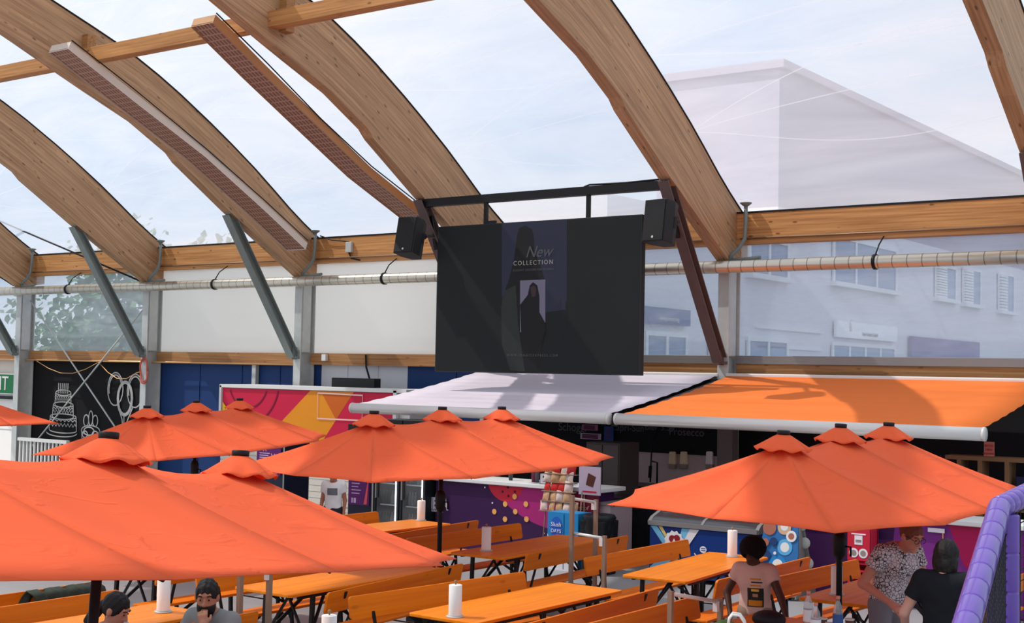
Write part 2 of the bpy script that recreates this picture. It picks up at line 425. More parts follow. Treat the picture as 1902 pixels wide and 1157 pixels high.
strut(XS['E'], 'dark raking strut carrying the right speaker, foot above the awning gap', galv_dark)
strut(XS['F'], 'dark raking strut at the top right edge of the picture', galv_dark)
# eaves beams, one per bay
ev = {'Z': 'left of the first arch', 'A': 'above the chalkboard window', 'B': 'above the left white sheet window', 'C': 'left of the screen with a small junction box on it',
      'D': 'behind the hanging screen and the right speaker', 'E': 'above the window with the outside building signs', 'F': 'beyond the rightmost arch'}
for (na, xa), (nb, xb) in bays:
    t = thing('eaves_beam', 'horizontal knotty timber eaves beam ' + ev[na], 'beam', ((xa + xb) / 2, 0, 5.0), 0, 'timber eaves beams')
    m = MB(); m.bbox((xa + .11, -.12, 5.06), (xb - .11, .10, 5.50)); link('beam', m, beamw, t, world=True, bevel=.006)
    m = MB(); m.bbox((xa + .11, -.14, 4.98), (xb - .11, .10, 5.055)); link('lower_lath', m, beamw, t, world=True)
    m = MB(); m.bbox((xa + .11, -.13, 5.50), (xb - .11, -.08, 5.53)); link('edge_seal', m, blackp, t, world=True)
    m = MB(); m.tube([(xa + .2, -.16, 5.07), (xb - .2, -.16, 5.07)], .014, 6); link('conduit', m, railm, t, world=True)
# purlins with hanger blocks
for a, b, l in (('B', 'C', 'short timber purlin at the left edge left of the white-edged strip'), ('C', 'D', 'timber purlin crossed by the brown perforated strip near the top'), ('D', 'E', 'timber purlin at the top edge above the screen'), ('A', 'B', 'timber purlin above the top left corner out of the picture')):
    if a == 'A': continue
    xa, xb = XS[a] + .11, XS[b] - .11; y = -6.15
    t = thing('roof_purlin', l, 'beam', ((xa + xb) / 2, y, 8.1), 0, 'timber roof purlins')
    m = MB(); m.bbox((xa, y - .11, 8.03), (xb, y + .11, 8.28)); link('beam', m, beamw, t, world=True, bevel=.006)
    m = MB(); m.bbox((xa, y + .12, 8.0), (xa + .16, y + .3, 8.62)); link('hanger_block', m, railw, t, world=True)
# spiral duct with clamps
t = thing('ventilation_duct', 'long round spiral seam metal duct running along the wall below the eaves', 'duct', (-17, -.5, 4.57))
duct = N('spiral_duct'); p = duct.n('BsdfPrincipled', Roughness=0.32, Metallic=0.75); tc = duct.n('TexCoord'); wv = duct.n('TexWave', Scale=1.35, Distortion=0.0); wv.wave_profile = 'SAW'
mpn = duct.n('Mapping'); mpn.inputs['Scale'].default_value = (1, .15, .15); duct.l(tc.outputs['Object'], mpn.inputs['Vector']); duct.l(mpn.outputs[0], wv.inputs['Vector'])
cr = duct.n('ValToRGB'); cr.color_ramp.elements[0].position = 0.0; cr.color_ramp.elements[0].color = (.10, .09, .08, 1); cr.color_ramp.elements[1].position = 0.10; cr.color_ramp.elements[1].color = (*lin(205, 200, 186), 1)
duct.l(wv.outputs['Fac'], cr.inputs[0]); duct.l(cr.outputs[0], p.inputs['Base Color']); duct.surf(p.outputs[0])
m = MB(); m.tube([(-36, -.5, 4.57), (-20, -.5, 4.57), (0, -.5, 4.57)], .105, 20); link('duct_pipe', m, duct.m, t, world=True)
for (na, xa), (nb, xb) in bays[:-1]:
    xm = {'A': -28.2, 'B': -22.9, 'C': -17.9, 'E': -7.75}.get(na, (xa + xb) / 2)
    m = MB(); rot = Matrix.Rotation(PI / 2, 3, 'Y'); m.lathe([(.105, -.025), (.122, -.025), (.122, .025), (.105, .025)], (xm, -.5, 4.57), 20, rot)
    cl = link('clamp', m, black, t, world=True)
    m = MB(); m.tube([(xm, -.5, 4.68), (xm + .02, -.4, 4.85), (xm, -.15, 5.0)], .012, 6); link('hanger_wire', m, black, cl, world=False)
    for v in []: pass
for o in list(COL.objects):
    if o.name.startswith('hanger_wire'):
        for vv in o.data.vertices: vv.co -= LOC[t.name]
# goose-neck vent pipes at the arch feet
for k, l in (('A', 'grey bent vent pipe at the foot of the leftmost arch'), ('B', 'grey bent vent pipe at the arch foot above the pink cable coil'), ('C', 'grey bent vent pipe at the arch foot left of the junction box'), ('E', 'grey bent vent pipe at the arch foot right of the right speaker')):
    X = XS[k] + .28
    t = thing('vent_pipe', l, 'pipe', (X, -.35, 4.68), 0, 'bent vent pipes on the arch feet')
    m = MB(); m.tube([(X - .18, -.38, 4.66), (X - .12, -.38, 4.78), (X - .02, -.32, 4.9), (X + .06, -.28, 5.05), (X + .06, -.25, 5.3), (X + .06, -.25, 5.62)], .035, 8)
    link('pipe', m, galv_mid, t, world=True)
    m = MB(); m.lathe([(.035, 0), (.05, .01), (.10, .05), (.10, .065), (.02, .07)], (X + .06, -.25, 5.6), 12); link('cap', m, galv_mid, t, world=True)
    m = MB(); m.tube([(X - .2, -.38, 4.70), (X + .1, -.38, 4.70), (X + .4, -.38, 4.72)], .03, 8); link('elbow', m, galv_mid, t, world=True)
# perforated radiant strips hanging under the roof
perf = N('perforated_sheet'); p = perf.n('BsdfPrincipled', Roughness=0.5); tc = perf.n('Attribute', attribute_name='gc'); bk = perf.n('TexBrick', Scale=1.0)
bk.inputs['Color1'].default_value = (*lin(112, 72, 58), 1); bk.inputs['Color2'].default_value = (*lin(120, 78, 62), 1); bk.inputs['Mortar'].default_value = (*lin(170, 128, 104), 1)
bk.inputs['Brick Width'].default_value = .13; bk.inputs['Row Height'].default_value = .075; bk.inputs['Mortar Size'].default_value = .014; bk.offset = 0.0
perf.l(tc.outputs['Vector'], bk.inputs['Vector']); perf.l(bk.outputs[0], p.inputs['Base Color']); perf.surf(p.outputs[0])
def strip(X, w, pts, label, sidem):
    t = thing('radiant_strip', label, 'heater panel', (X, pts[0][0], pts[0][1]), 0, 'perforated strips under the roof')
    m = MB(); g = []; s = 0; vs = []
    for i, (y, z) in enumerate(pts):
        if i: s += math.hypot(y - pts[i - 1][0], z - pts[i - 1][1])
        for x in (-w / 2, w / 2): vs.append((X + x, y, z)); g.append((s, x + w / 2, 0))
    m.add(vs, [(2 * i, 2 * i + 1, 2 * i + 3, 2 * i + 2) for i in range(len(pts) - 1)], False)
    link('perforated_face', m, perf.m, t, world=True, attr=g)
    m = MB(); vs = []; fs = []; h = .12
    for (y, z) in pts:
        for x in (-w / 2 - .012, w / 2 + .012): vs += [(X + x, y, z - .02), (X + x, y + h * .45, z + h)]
    for i in range(len(pts) - 1):
        a, b = i * 4, i * 4 + 4
        fs += [(a, a + 1, b + 1, b), (a + 2, b + 2, b + 3, a + 3), (a + 1, a + 3, b + 3, b + 1)]
    e = (len(pts) - 1) * 4; fs += [(0, 2, 3, 1), (e, e + 1, e + 3, e + 2)]
    m.add(vs, fs, False); link('housing', m, sidem, t, world=True)
    for i in (1, len(pts) - 2):
        y, z = pts[i]; m = MB(); m.tube([(X, y + .05, z + .1), (X, y + .1, z + .22)], .01, 5); link('hanger', m, black, t, world=True)
    m = MB(); m.tube([(X + w / 2 + .03, y + .05, z + .14 + .03 * math.sin(i * 2.1)) for i, (y, z) in enumerate(pts)], .012, 5); link('cable', m, black, t, world=True)
strip(-19.7, .52, [(-6.95, 8.08), (-5.6, 7.45), (-3.9, 6.68), (-2.4, 5.86), (-1.2, 5.17)], 'long perforated strip with a white edge hanging beside a timber arch', pmat('white_strip', lin(214, 202, 190), 0.5))
strip(-16.1, .48, [(-6.92, 8.04), (-5.83, 7.45), (-4.6, 6.82), (-3.3, 6.16), (-1.66, 5.50)], 'long brown perforated strip running down behind the left speaker', pmat('brown_strip', lin(196, 150, 108), 0.5))
# brace rods and cables
def rod(name, pts, r, label, cat, m_, group=None):
    mb = MB(); mb.tube(pts, r, 8); o = link(name, mb, m_, origin=pts[0]); tag(o, label, cat, group)
rod('brace_rod', [(-30.3, -.12, 4.35), (-25.55, -.12, .25)], .02, 'thin steel brace rod falling to the right across the chalkboard', 'brace', galv, 'crossed brace rods in front of the chalkboard')
rod('brace_rod', [(-25.6, -.16, 4.2), (-30.3, -.16, .35)], .02, 'thin steel brace rod rising to the right across the chalkboard', 'brace', galv, 'crossed brace rods in front of the chalkboard')
pa, pb = onX(0, 405, -30.0), V3((-25.7, -.3, 4.72))
rod('roof_brace_cable', [onX(-60, 385, -32.2), pb], .022, 'dark diagonal roof cable at the left edge running to the arch foot', 'cable', black)
rod('roof_brace_cable', [(-33.5, -2.9, 7.1), (-30.7, -.35, 4.72)], .014, 'thin slack roof cable at the far left frame edge', 'cable', black)
copper = pmat('copper_pipe', lin(206, 160, 110), 0.35, 0.5)
rod('copper_pipe', [(-36, -.12, 2.83), (-28, -.12, 2.83), (-20.6, -.12, 2.82)], .022, 'thin pale pipe running below the timber rail on the left', 'pipe', copper)
rod('slack_hose', [(-29.9 + .5 * i, -.14, 2.80 - .30 * math.sin(PI * i / 5)) for i in range(6)], .009, 'slack cable loop on the left above the chalkboard cake', 'cable', copper)
rod('slack_hose', [(-27.4 + .36 * i, -.14, 2.80 - .40 * math.sin(PI * min(i, 4.3) / 5)) for i in range(6)], .010, 'slack cable loop ending at the pink cable coil', 'cable', copper)
mb = MB()
for r in (.20, .225, .24): mb.tube([(-25.36 + r * .62 * math.cos(a * PI / 10), -.40 - .02 * r - .015 * math.sin(a), 2.62 + r * 1.25 * math.sin(a * PI / 10)) for a in range(21)], .014, 6)
tag(link('cable_coil', mb, pmat('pink_cable', lin(196, 96, 78), 0.5), origin=(-25.36, -.4, 2.6)), 'coiled reddish pink cable hung on a steel column', 'cable')
mb = MB(); mb.bbox((-22.16, -.02, 2.0), (-22.04, .08, 2.80)); tag(link('wall_post', mb, galv, origin=(-22.1, 0, 2)), 'short pale vertical rail on the blue wall', 'rail')
t = thing('junction_box', 'small grey junction box with cable on the eaves beam left of the screen', 'box', (-19.2, -.14, 5.28))
m = MB(); m.box((-19.2, -.16, 5.28), (.16, .07, .22)); link('box', m, galv, t, world=True, bevel=.01)
m = MB(); m.tube([(-20.0, -.2, 5.55), (-19.7, -.18, 5.45), (-19.4, -.17, 5.42), (-19.2, -.16, 5.39)], .015, 6); m.tube([(-19.2, -.16, 5.17), (-19.15, -.15, 5.05), (-18.9, -.15, 5.0)], .015, 6); link('cable', m, black, t, world=True)
mb = MB(); mb.box((-19.88, -.1, 2.98), (.12, .08, .14)); tag(link('sensor_box', mb, white, origin=(-19.88, -.1, 2.98), bevel=.01), 'tiny white box on the timber rail beside the column', 'box')
rod('power_cable', [(-18.72, -.1, 3.05), (-18.7, -.1, 2.8), (-18.62, -.05, 2.5), (-18.5, .0, 2.25)], .02, 'dark cable hanging down over the white wall panels', 'cable', black)
# exit sign and door
mb = MB(); mb.bbox((-33.2, .03, 0), (-31.0, .09, 2.35)); mb.bbox((-33.2, .015, 1.02), (-31.0, .03, 1.07)); struct(link('door_1', mb, white))
green = pmat('exit_green', lin(30, 110, 66), 0.5)
t = thing('exit_sign', 'green and white EXIT sign above the door at the left edge', 'sign', (-31.6, .0, 1.95))
m = MB(); m.bbox((-32.5, -.03, 1.93), (-30.88, .02, 2.46)); link('sign_panel', m, white, t, world=True)
m = MB(); m.bbox((-32.46, -.035, 1.95), (-31.0, -.03, 2.44)); link('sign_face', m, green, t, world=True)
text('lettering', 'EXIT', .52, white, t, (-31.75, -.04, 2.19), sx=.95)
m = MB(); m.bbox((-32.4, -.06, 1.80), (-30.95, .03, 1.88)); tag(link('door_closer', m, black, origin=(-31.5, 0, 1.84)), 'dark door closer bar under the EXIT sign', 'door closer')
# ================================================================== chalk drawings
chalk = pmat('chalk', lin(176, 176, 174), 0.95)
def chalk_thing(name, label, strokes, w, y=.075):
    mb = MB()
    for i, st in enumerate(strokes): ribbon(mb, [(x, y - .0015 * i, z) for x, z in st], w)
    x, z = strokes[0][0]
    tag(link(name, mb, chalk, origin=(x, y, z)), label, 'drawing', 'chalk drawings on the black wall')
def ell(cx, cz, rx, rz, a0=0, a1=360, n=18): return [(cx + rx * math.cos(math.radians(a0 + (a1 - a0) * i / n)), cz + rz * math.sin(math.radians(a0 + (a1 - a0) * i / n))) for i in range(n + 1)]
S = []; cx, = (-29.03,)
for zb, zt, rw in ((1.08, 1.42, .56), (1.42, 1.72, .43), (1.72, 2.02, .33)):
    S += [ell(cx, zb, rw, .07, 180, 360), ell(cx, zt, rw * .95, .07), [(cx - rw, zb), (cx - rw * .95, zt)], [(cx + rw, zb), (cx + rw * .95, zt)]]
    S.append([(cx - rw + 2 * rw * i / 16, zb + .13 + (.04 if i % 2 else -.04)) for i in range(17)])
    S.append([(cx - rw + 2 * rw * i / 14, zt - .10 + (.03 if i % 2 else -.02)) for i in range(15)])
for i in range(6): S.append([(cx - .2 + .08 * i, 2.0), (cx - .2 + .08 * i, 2.26)])
S.append(ell(cx, 1.02, .62, .1, 180, 360))
chalk_thing('chalk_cake', 'white chalk drawing of a three tier birthday cake with candles', S, .026)
S = []
for x, z in ((-27.0, 2.16), (-26.25, 2.13)):
    S += [ell(x, z, .29, .40), ell(x, z, .24, .34, 20, 200)]
S += [ell(-26.62, 1.94, .29, .42), ell(-26.62, 1.94, .24, .37), ell(-26.62, 1.94, .27, .40)]
S += [[(-26.9, 1.8), (-26.7, 1.45), (-26.62, 1.0)], [(-26.3, 1.75), (-26.5, 1.4), (-26.6, 1.0)], [(-26.62, 1.52), (-26.62, .95)]]
chalk_thing('chalk_balloons', 'white chalk drawing of three balloons on the black wall', S, .034, y=.07)
S = [ell(-27.9, 1.12, .36, .12), [(-28.25, 1.1), (-28.2, .7)], [(-27.55, 1.1), (-27.6, .7)], ell(-27.9, .9, .3, .1, 180, 360), ell(-28.08, 1.36, .1, .14), ell(-27.9, 1.42, .08, .18), ell(-27.72, 1.36, .1, .14), ell(-27.95, 1.1, .2, .1), ell(-28.1, 1.02, .1, .08), ell(-27.7, 1.02, .12, .09)]
chalk_thing('chalk_gift', 'white chalk drawing of a bowed present between cake and balloons', S, .03, y=.065)
# ================================================================== hanging screen
t = thing('led_screen', 'large dark hanging LED screen showing a faint fashion advert', 'screen', (-12.95, -2.35, 2.73))
m = MB(); m.bbox((-15.03, -2.36, 2.73), (-10.86, -2.24, 5.285)); link('cabinet', m, pmat('screen_frame', lin(40, 44, 46), 0.6), t, world=True, bevel=.008)
def scr(name, em, base=(12, 14, 15), es=1.0): return pmat(name, lin(*base), 0.6, emit=lin(*em), es=es, spec=0.2)
YF = -2.362
face = [scr('screen_dark', (14, 17, 18)), scr('screen_blue', (30, 32, 48)), scr('screen_shape', (14, 14, 16)), scr('screen_photo', (84, 80, 98)), scr('screen_dress', (30, 34, 34)), scr('screen_skin', (44, 32, 34))]
m = MB(); m.poly([(-15.01, YF, 2.75), (-10.88, YF, 2.75), (-10.88, YF, 5.27), (-15.01, YF, 5.27)])
def sp(u, v, k): q = onY(u, v, YF - .0015 * k); return (q.x, q.y, q.z)
def spoly(mi, k, pts): m.cur = mi; m.poly([sp(u, v, k) for u, v in reversed(pts)])
spoly(1, 1, [(932, 414), (1053, 407), (1053, 692), (932, 690)])
spoly(0, 1.5, [(932, 560), (1053, 560), (1053, 692), (932, 690)])
spoly(1, 2, [(932, 500), (1053, 500), (1050, 575), (932, 590)])
spoly(2, 3, [(960, 440), (964, 424), (975, 419), (988, 426), (992, 445), (992, 470), (1000, 482), (1012, 520), (1014, 600), (1000, 690), (950, 690), (932, 640), (930, 560), (945, 520), (955, 480)])
spoly(4, 4, [(936, 540), (958, 530), (962, 600), (975, 690), (948, 688), (932, 640), (931, 570)])
spoly(3, 5, [(966, 521), (1013, 519), (1013, 615), (966, 617)])
spoly(2, 6, [(968, 617), (966, 566), (980, 548), (984, 530), (990, 524), (998, 530), (1002, 550), (1002, 590), (1006, 616)])
spoly(5, 7, [(985, 534), (992, 530), (996, 536), (995, 550), (988, 552)])
spoly(2, 8, [(990, 618), (1002, 580), (1013, 600), (1013, 617), (1006, 640), (996, 625)])
link('display', m, face, t, world=True)
lt = scr('screen_text', (120, 116, 112)); lt2 = scr('screen_text_dim', (62, 62, 64))
def scrtext(s, u, v, size, mt, **kw): q = onY(u, v, YF - .02); text('lettering', s, size, mt, t, q, ext=.001, **kw)
scrtext('COLLECTION', 990, 488, .105, lt, space=1.35)
scrtext('New', 1000, 468, .27, lt2, shear=.35)
scrtext('ELEGANT DESIGNS FOR WOMEN', 990, 501, .048, lt2, space=1.2)
scrtext('WWW.IMAGICEXPRESS.COM', 988, 660, .058, lt2, space=1.5)
for i in range(4): scrtext('LOREM STYLE'[0:0] or '||||||||||', 1035, 556 + 4 * i, .04, scr('screen_faint', (40, 40, 42)))
for u in (903, 1093):
    q = onY(u, 390, -2.3); m = MB(); m.bbox((q.x - .03, -2.33, 5.25), (q.x + .03, -2.27, 5.68)); link('hanger', m, black, t, world=True)
m = MB(); m.bbox((-13.95, -2.33, 5.285), (-13.8, -2.27, 5.34)); link('lifting_eye', m, black, t, world=True)
mb = MB(); mb.bbox((-15.46, -2.35, 5.66), (-10.56, -2.22, 5.80)); o = link('truss_bar', mb, black, origin=(-13, -2.3, 5.7)); tag(o, 'long dark horizontal steel bar carrying the hanging screen', 'bar')
rod('bar_cable', [(-12.0, -2.3, 5.80), (-11.9, -2.3, 5.83), (-11.2, -2.3, 5.815), (-10.6, -2.28, 5.83)], .016, 'black cable lying along the top of the screen bar', 'cable', blackp)
def speaker(P, rz, tilt, label):
    t = thing('loudspeaker', label, 'speaker', P, rz, 'black loudspeakers beside the screen'); t.rotation_euler = (tilt, 0, rz)
    m = MB(); m.prism([(-.21, -.2, -.33), (.21, -.2, -.33), (.21, .02, -.33), (.1, .24, -.33), (-.1, .24, -.33), (-.21, .02, -.33)], (0, 0, .66)); link('cabinet', m, pmat('speaker_case', lin(36, 37, 40), 0.6), t, bevel=.012)
    m = MB(); m.box((0, -.206, 0), (.38, .012, .62)); link('grille', m, blackp, t)
    m = MB(); m.lathe([(.02, 0), (.02, .004)], (0, -.213, -.26), 12, Matrix.Rotation(PI / 2, 3, 'X')); link('badge', m, galv, t)
    m = MB(); m.box((.21, .05, 0), (.012, .06, .18)); link('handle', m, blackp, t)
    return t
pL = onY(765, 442, -2.65); speaker(pL, math.radians(4), math.radians(-12), 'black loudspeaker left of the hanging screen')
pR = onY(1230, 414, -2.75); speaker(pR, math.radians(-8), math.radians(-7), 'black loudspeaker right of the hanging screen on the dark strut')
for P, X, l in ((pL, -15.40, 'black bracket arm holding the left loudspeaker'), (pR, -10.44, 'black bracket arm holding the right loudspeaker')):
    t = thing('speaker_bracket', l, 'bracket', (X, -2.2, 5.3)); m = MB()
    a = V3((X, -2.0, P.z + .1)); b = V3(P) + V3((.08, .24, .05))
    m.bar(a, b, .05, .05); link('arm', m, black, t, world=True)
    m = MB(); m.bar(a + V3((0, -.1, .35)), a + V3((0, .05, -.25)), .06, .04); link('clamp_plate', m, black, t, world=True)
    m = MB(); m.sphere(b, .06); link('ball_joint', m, black, t, world=True)
# ================================================================== awnings
def awning(x0, x1, mcloth, label):
    t = thing('awning', label, 'awning', ((x0 + x1) / 2, -.3, 2.7), 0, 'fabric awnings over the snack stand')
    m = MB(); m.grid(lambda a, b: (x0 + .04 + (x1 - x0 - .08) * a, -.33 - 3.42 * b, 2.755 - .60 * b - .03 * math.sin(PI * b) + .006 * math.sin(b * 60)), 8, 40); c = link('cloth', m, mcloth, t, world=True, solid=.004)
    m = MB(); m.tube([(x0, -3.80, 2.09), (x1, -3.80, 2.09)], .085, 18); f = link('front_bar', m, alu, t, world=True)
    for s in (x0, x1):
        m = MB(); rot = Matrix.Rotation(PI / 2, 3, 'Y'); m.lathe([(.02, -.018), (.088, -.018), (.088, .018), (.02, .018)], (s, -3.80, 2.09), 18, rot); link('end_cap', m, alu, f, world=True)
    m = MB(); m.bbox((x0, -.38, 2.73), (x1, -.2, 2.80)); m.bbox((x0, -.30, 2.66), (x1, -.2, 2.73)); link('cassette', m, alu, t, world=True, bevel=.02)
    for s in (x0 + .5, x1 - .5):
        d = 1 if s < (x0 + x1) / 2 else -1
        m = MB(); m.bar((s, -.4, 2.62), (s + d * 1.1, -2.0, 2.36), .05, .06); m.bar((s + d * 1.1, -2.0, 2.36), (s + d * .1, -3.72, 2.08), .05, .06); link('folding_arm', m, alu, t, world=True)
    return t
cloth_l = pmat('lilac_cloth', lin(232, 222, 232), 0.8, var=0.03, scale=3, stretch=(.15, 6, 1), transl=0.2)
cloth_o = pmat('orange_cloth', lin(255, 134, 60), 0.8, var=0.06, scale=3, stretch=(.15, 6, 1), transl=0.2)
awning(-15.62, -10.52, cloth_l, 'extended pale lilac awning below the hanging screen')
awning(-10.38, -5.08, cloth_o, 'extended bright orange awning on the right')
for X in (-10.45,):
    mb = MB(); mb.bbox((X - .05, -3.75, 1.98), (X + .05, -3.6, 2.16)); mb.bar((X, -3.6, 2.1), (X, -.4, 2.68), .08, .03); tag(link('gap_dark_strip', mb, blackp, origin=(X, -2, 2.3)), 'black strip that darkens the gap between the two awnings', 'strip')  # black strip standing in for the dark gap between the awnings
# ================================================================== magenta booth
mag = pmat('print_magenta', lin(206, 24, 66), 0.45); org = pmat('print_orange', lin(234, 146, 26), 0.45); dorg = pmat('print_deep_orange', lin(208, 100, 24), 0.45); crim = pmat('print_crimson', lin(128, 12, 48), 0.45); wline = pmat('print_white', lin(244, 200, 190), 0.5); yel = pmat('print_yellow', lin(240, 200, 30), 0.5)
t = thing('booth', 'white booth with magenta and orange printed front left of the awning', 'booth', (-19, -1.5, 0))
X0, X1, YB = -21.43, -16.62, -1.55
m = MB(); m.bbox((X0, YB + .05, 0), (X1, -.45, 2.36)); link('body', m, cream, t, world=True)
m = MB()
for i in range(8): m.bbox((X0, YB + .035, .10 + .122 * i), (X1, YB + .05, .21 + .122 * i))
link('siding', m, cream, t, world=True)
m = MB(); m.bbox((X0 - .02, YB - .02, 2.32), (X1 + .27, -.45, 2.385)); m.bbox((X0 - .03, YB - .02, 1.05), (X0 + .03, YB + .05, 2.36)); m.bbox((X1 - .05, YB - .02, 0), (X1 + .03, YB + .05, 2.36)); m.bbox((X1, YB + .1, 0), (X1 + .27, -.45, 2.34)); link('white_frame', m, white, t, world=True)
m = MB(); e = [0]
def art(mi, pts):
    e[0] += 1; y = YB + .02 - .0015 * e[0]; q = clip([(x, y, z) for x, z in pts], X0 + .04, X1 - .06, 1.08, 2.31)
    if len(q) > 2: m.cur = mi; m.poly(q)
art(0, [(X0, 1.0), (X1, 1.0), (X1, 2.4), (X0, 2.4)])
art(1, [(-18.8, 2.36), (-20.37, 1.08), (-18.70, 1.08), (-17.66, 2.36)])
art(2, [(-18.55, 2.27), (-17.74, 2.27), (-18.15, 1.76)])
for r in (.58, .90): m.cur = 3; ribbon(m, [(x, YB + .01, z) for x, y, z in circ((-20.63, 0, 2.49), r, 40, PI, 2 * PI) if x > X0 + .06 and z < 2.29], .035)
m.cur = 4; ribbon(m, [(-18.64, YB, 2.27), (-17.46, YB, 2.25), (-17.46, YB, 1.77), (-18.64, YB, 1.77)], .03, closed=True)
m.cur = 5; m.poly([(-21.37, YB, 1.8), (-20.95, YB, 1.63), (-21.2, YB, 1.86), (-21.37, YB, 2.02)]); m.poly([(-20.0, YB, 1.1), (-19.0, YB, 1.1), (-19.2, YB, 1.26), (-20.0, YB, 1.2)])
link('printed_front', m, [mag, org, dorg, crim, wline, yel], t, world=True)
m = MB(); m.bbox((-17.8, YB - .01, 1.49), (-17.36, YB + .02, 1.69)); link('dark_window', m, blackp, t, world=True)
mb = MB(); mb.bbox((-18.95, -.85, 2.385), (-17.8, -.65, 2.57)); o = link('black_box', mb, blackp, origin=(-18.4, -.75, 2.385), bevel=.01); tag(o, 'flat black box lying on the roof of the printed booth', 'box')
# ================================================================== snack stand
purple = pmat('print_purple', lin(58, 24, 72), 0.45); pink = pmat('print_pink', lin(170, 40, 116), 0.45); red = pmat('print_red', lin(200, 40, 62), 0.45); dot = pmat('print_dot', lin(236, 170, 96), 0.45); dkdot = pmat('print_dark', lin(60, 16, 30), 0.45); maroon = pmat('print_maroon', lin(120, 16, 48), 0.45); vio = pmat('print_violet', lin(120, 44, 130), 0.45)
letter = pmat('print_letter', lin(236, 232, 240), 0.5)
YC = -4.25
t = thing('snack_counter', 'purple snack counter with pink and red circles, white top, under the lilac awning', 'counter', (-11.9, -4.0, 0))
m = MB(); m.bbox((-13.40, YC, 0), (-10.38, -3.85, 1.04)); link('counter_body', m, purple, t, world=True)
m = MB(); m.bbox((-13.44, -4.34, 1.04), (-10.32, -3.62, 1.10)); link('worktop', m, white, t, world=True, bevel=.01)
m = MB(); k = [0]
def art2(mi, pts, x0=-13.39, x1=-10.40):
    k[0] += 1; q = clip([(x, YC - .002 - .0012 * k[0], z) for x, z in pts], x0, x1, .02, 1.035)
    if len(q) > 2: m.cur = mi; m.poly(q)
def xz(u, v, Y=YC): q = onY(u, v, Y); return (q.x, q.z)
art2(0, [(-13.39, .02), (-10.4, .02), (-10.4, 1.03), (-13.39, 1.03)])
(ax_, ay_), (bx_, by_), (cx_, cy_) = xz(905, 893), xz(957, 950), xz(1040, 986)
dd_ = 2 * (ax_ * (by_ - cy_) + bx_ * (cy_ - ay_) + cx_ * (ay_ - by_))
ux_ = ((ax_ ** 2 + ay_ ** 2) * (by_ - cy_) + (bx_ ** 2 + by_ ** 2) * (cy_ - ay_) + (cx_ ** 2 + cy_ ** 2) * (ay_ - by_)) / dd_
uy_ = ((ax_ ** 2 + ay_ ** 2) * (cx_ - bx_) + (bx_ ** 2 + by_ ** 2) * (ax_ - cx_) + (cx_ ** 2 + cy_ ** 2) * (bx_ - ax_)) / dd_
art2(1, [(a[0], a[2]) for a in circ((ux_, 0, uy_), math.hypot(ax_ - ux_, ay_ - uy_), 80)])
c = xz(940, 888); art2(2, [(a[0], a[2]) for a in circ((c[0], 0, c[1]), .35, 40)])
for u, v in ((934, 913), (944, 905), (957, 913), (945, 921)): c = xz(u, v); art2(4, [(a[0], a[2]) for a in circ((c[0], 0, c[1]), .02, 10)])
for u, v in ((939, 936), (919, 950), (958, 950), (939, 964), (979, 964), (957, 922), (978, 936)): c = xz(u, v); art2(3, [(a[0], a[2]) for a in circ((c[0], 0, c[1]), .042, 14)])
for u, v in ((902, 905), (916, 934), (1012, 990)): c = xz(u, v); art2(5, [(a[0], a[2]) for a in circ((c[0], 0, c[1]), .014, 8)])
link('printed_front', m, [purple, pink, red, dot, dkdot, letter], t, world=True)
q = onY(812, 936, YC - .03); text('lettering', 'MEGA', .24, pmat('letter_lilac', lin(200, 194, 210), 0.5), t, q, sx=.66, bold=.010)
q = onY(812, 949, YC - .03); text('lettering', 'GOLF PARK', .045, letter, t, q, sx=1.0)
# crates on the counter
wp = pmat('white_plastic', lin(226, 222, 222), 0.45); dark_slot = pmat('slot', lin(20, 20, 22), 0.8)
for i, (u, l) in enumerate(((1017, 'white plastic basket with grip slot holding straws, leftmost on the purple counter'), (1040, 'white plastic basket with grip slot, second on the purple counter'), (1060, 'white plastic basket partly behind the snack bags on the counter'))):
    P = onZ(u, 899, 1.10); P = V3((P.x, -4.12, 1.10)); t = thing('basket', l, 'basket', P, 0, 'white baskets on the snack counter')
    b = MB(); w, d, h, th = .19, .24, .15, .006
    b.box((0, 0, th / 2), (w, d, th))
    for sx in (-1, 1): b.box((sx * (w / 2 - th / 2), 0, h / 2), (th, d, h)); b.box((0, sx * (d / 2 - th / 2), h / 2), (w, th, h))
    link('body', b, wp, t)
    b = MB(); b.box((0, -d / 2 - .001, h * .72), (.085, .006, .03)); link('grip_slot', b, dark_slot, t)
    if i == 0:
        for j, (a, bb) in enumerate(((.02, .05), (-.03, .02), (.0, -.04))):
            b = MB(); b.tube([(a, 0, .02), (a + bb, .0, .33)], .004, 6); o = link('straw', b, white); o.location = P; tag(o, 'thin white straws standing in the leftmost counter basket', 'straw', 'straws in the basket')
for u, h, c, l in ((985, .16, (120, 40, 60), 'dark pink cup on the purple counter left of the baskets'), (996, .22, (90, 84, 96), 'clear tall cup on the purple counter left of the baskets'), (905, .2, (60, 70, 70), 'dark bottle at the left of the purple counter')):
    P = onZ(u, 896, 1.10); b = MB(); b.lathe([(.03, 0), (.04, h), (.036, h), (.028, .01)], (0, 0, 0), 14); o = link('cup', b, pmat('cup_%d' % u, lin(*c), 0.3)); o.location = (P.x, -4.05, 1.10); tag(o, l, 'cup')
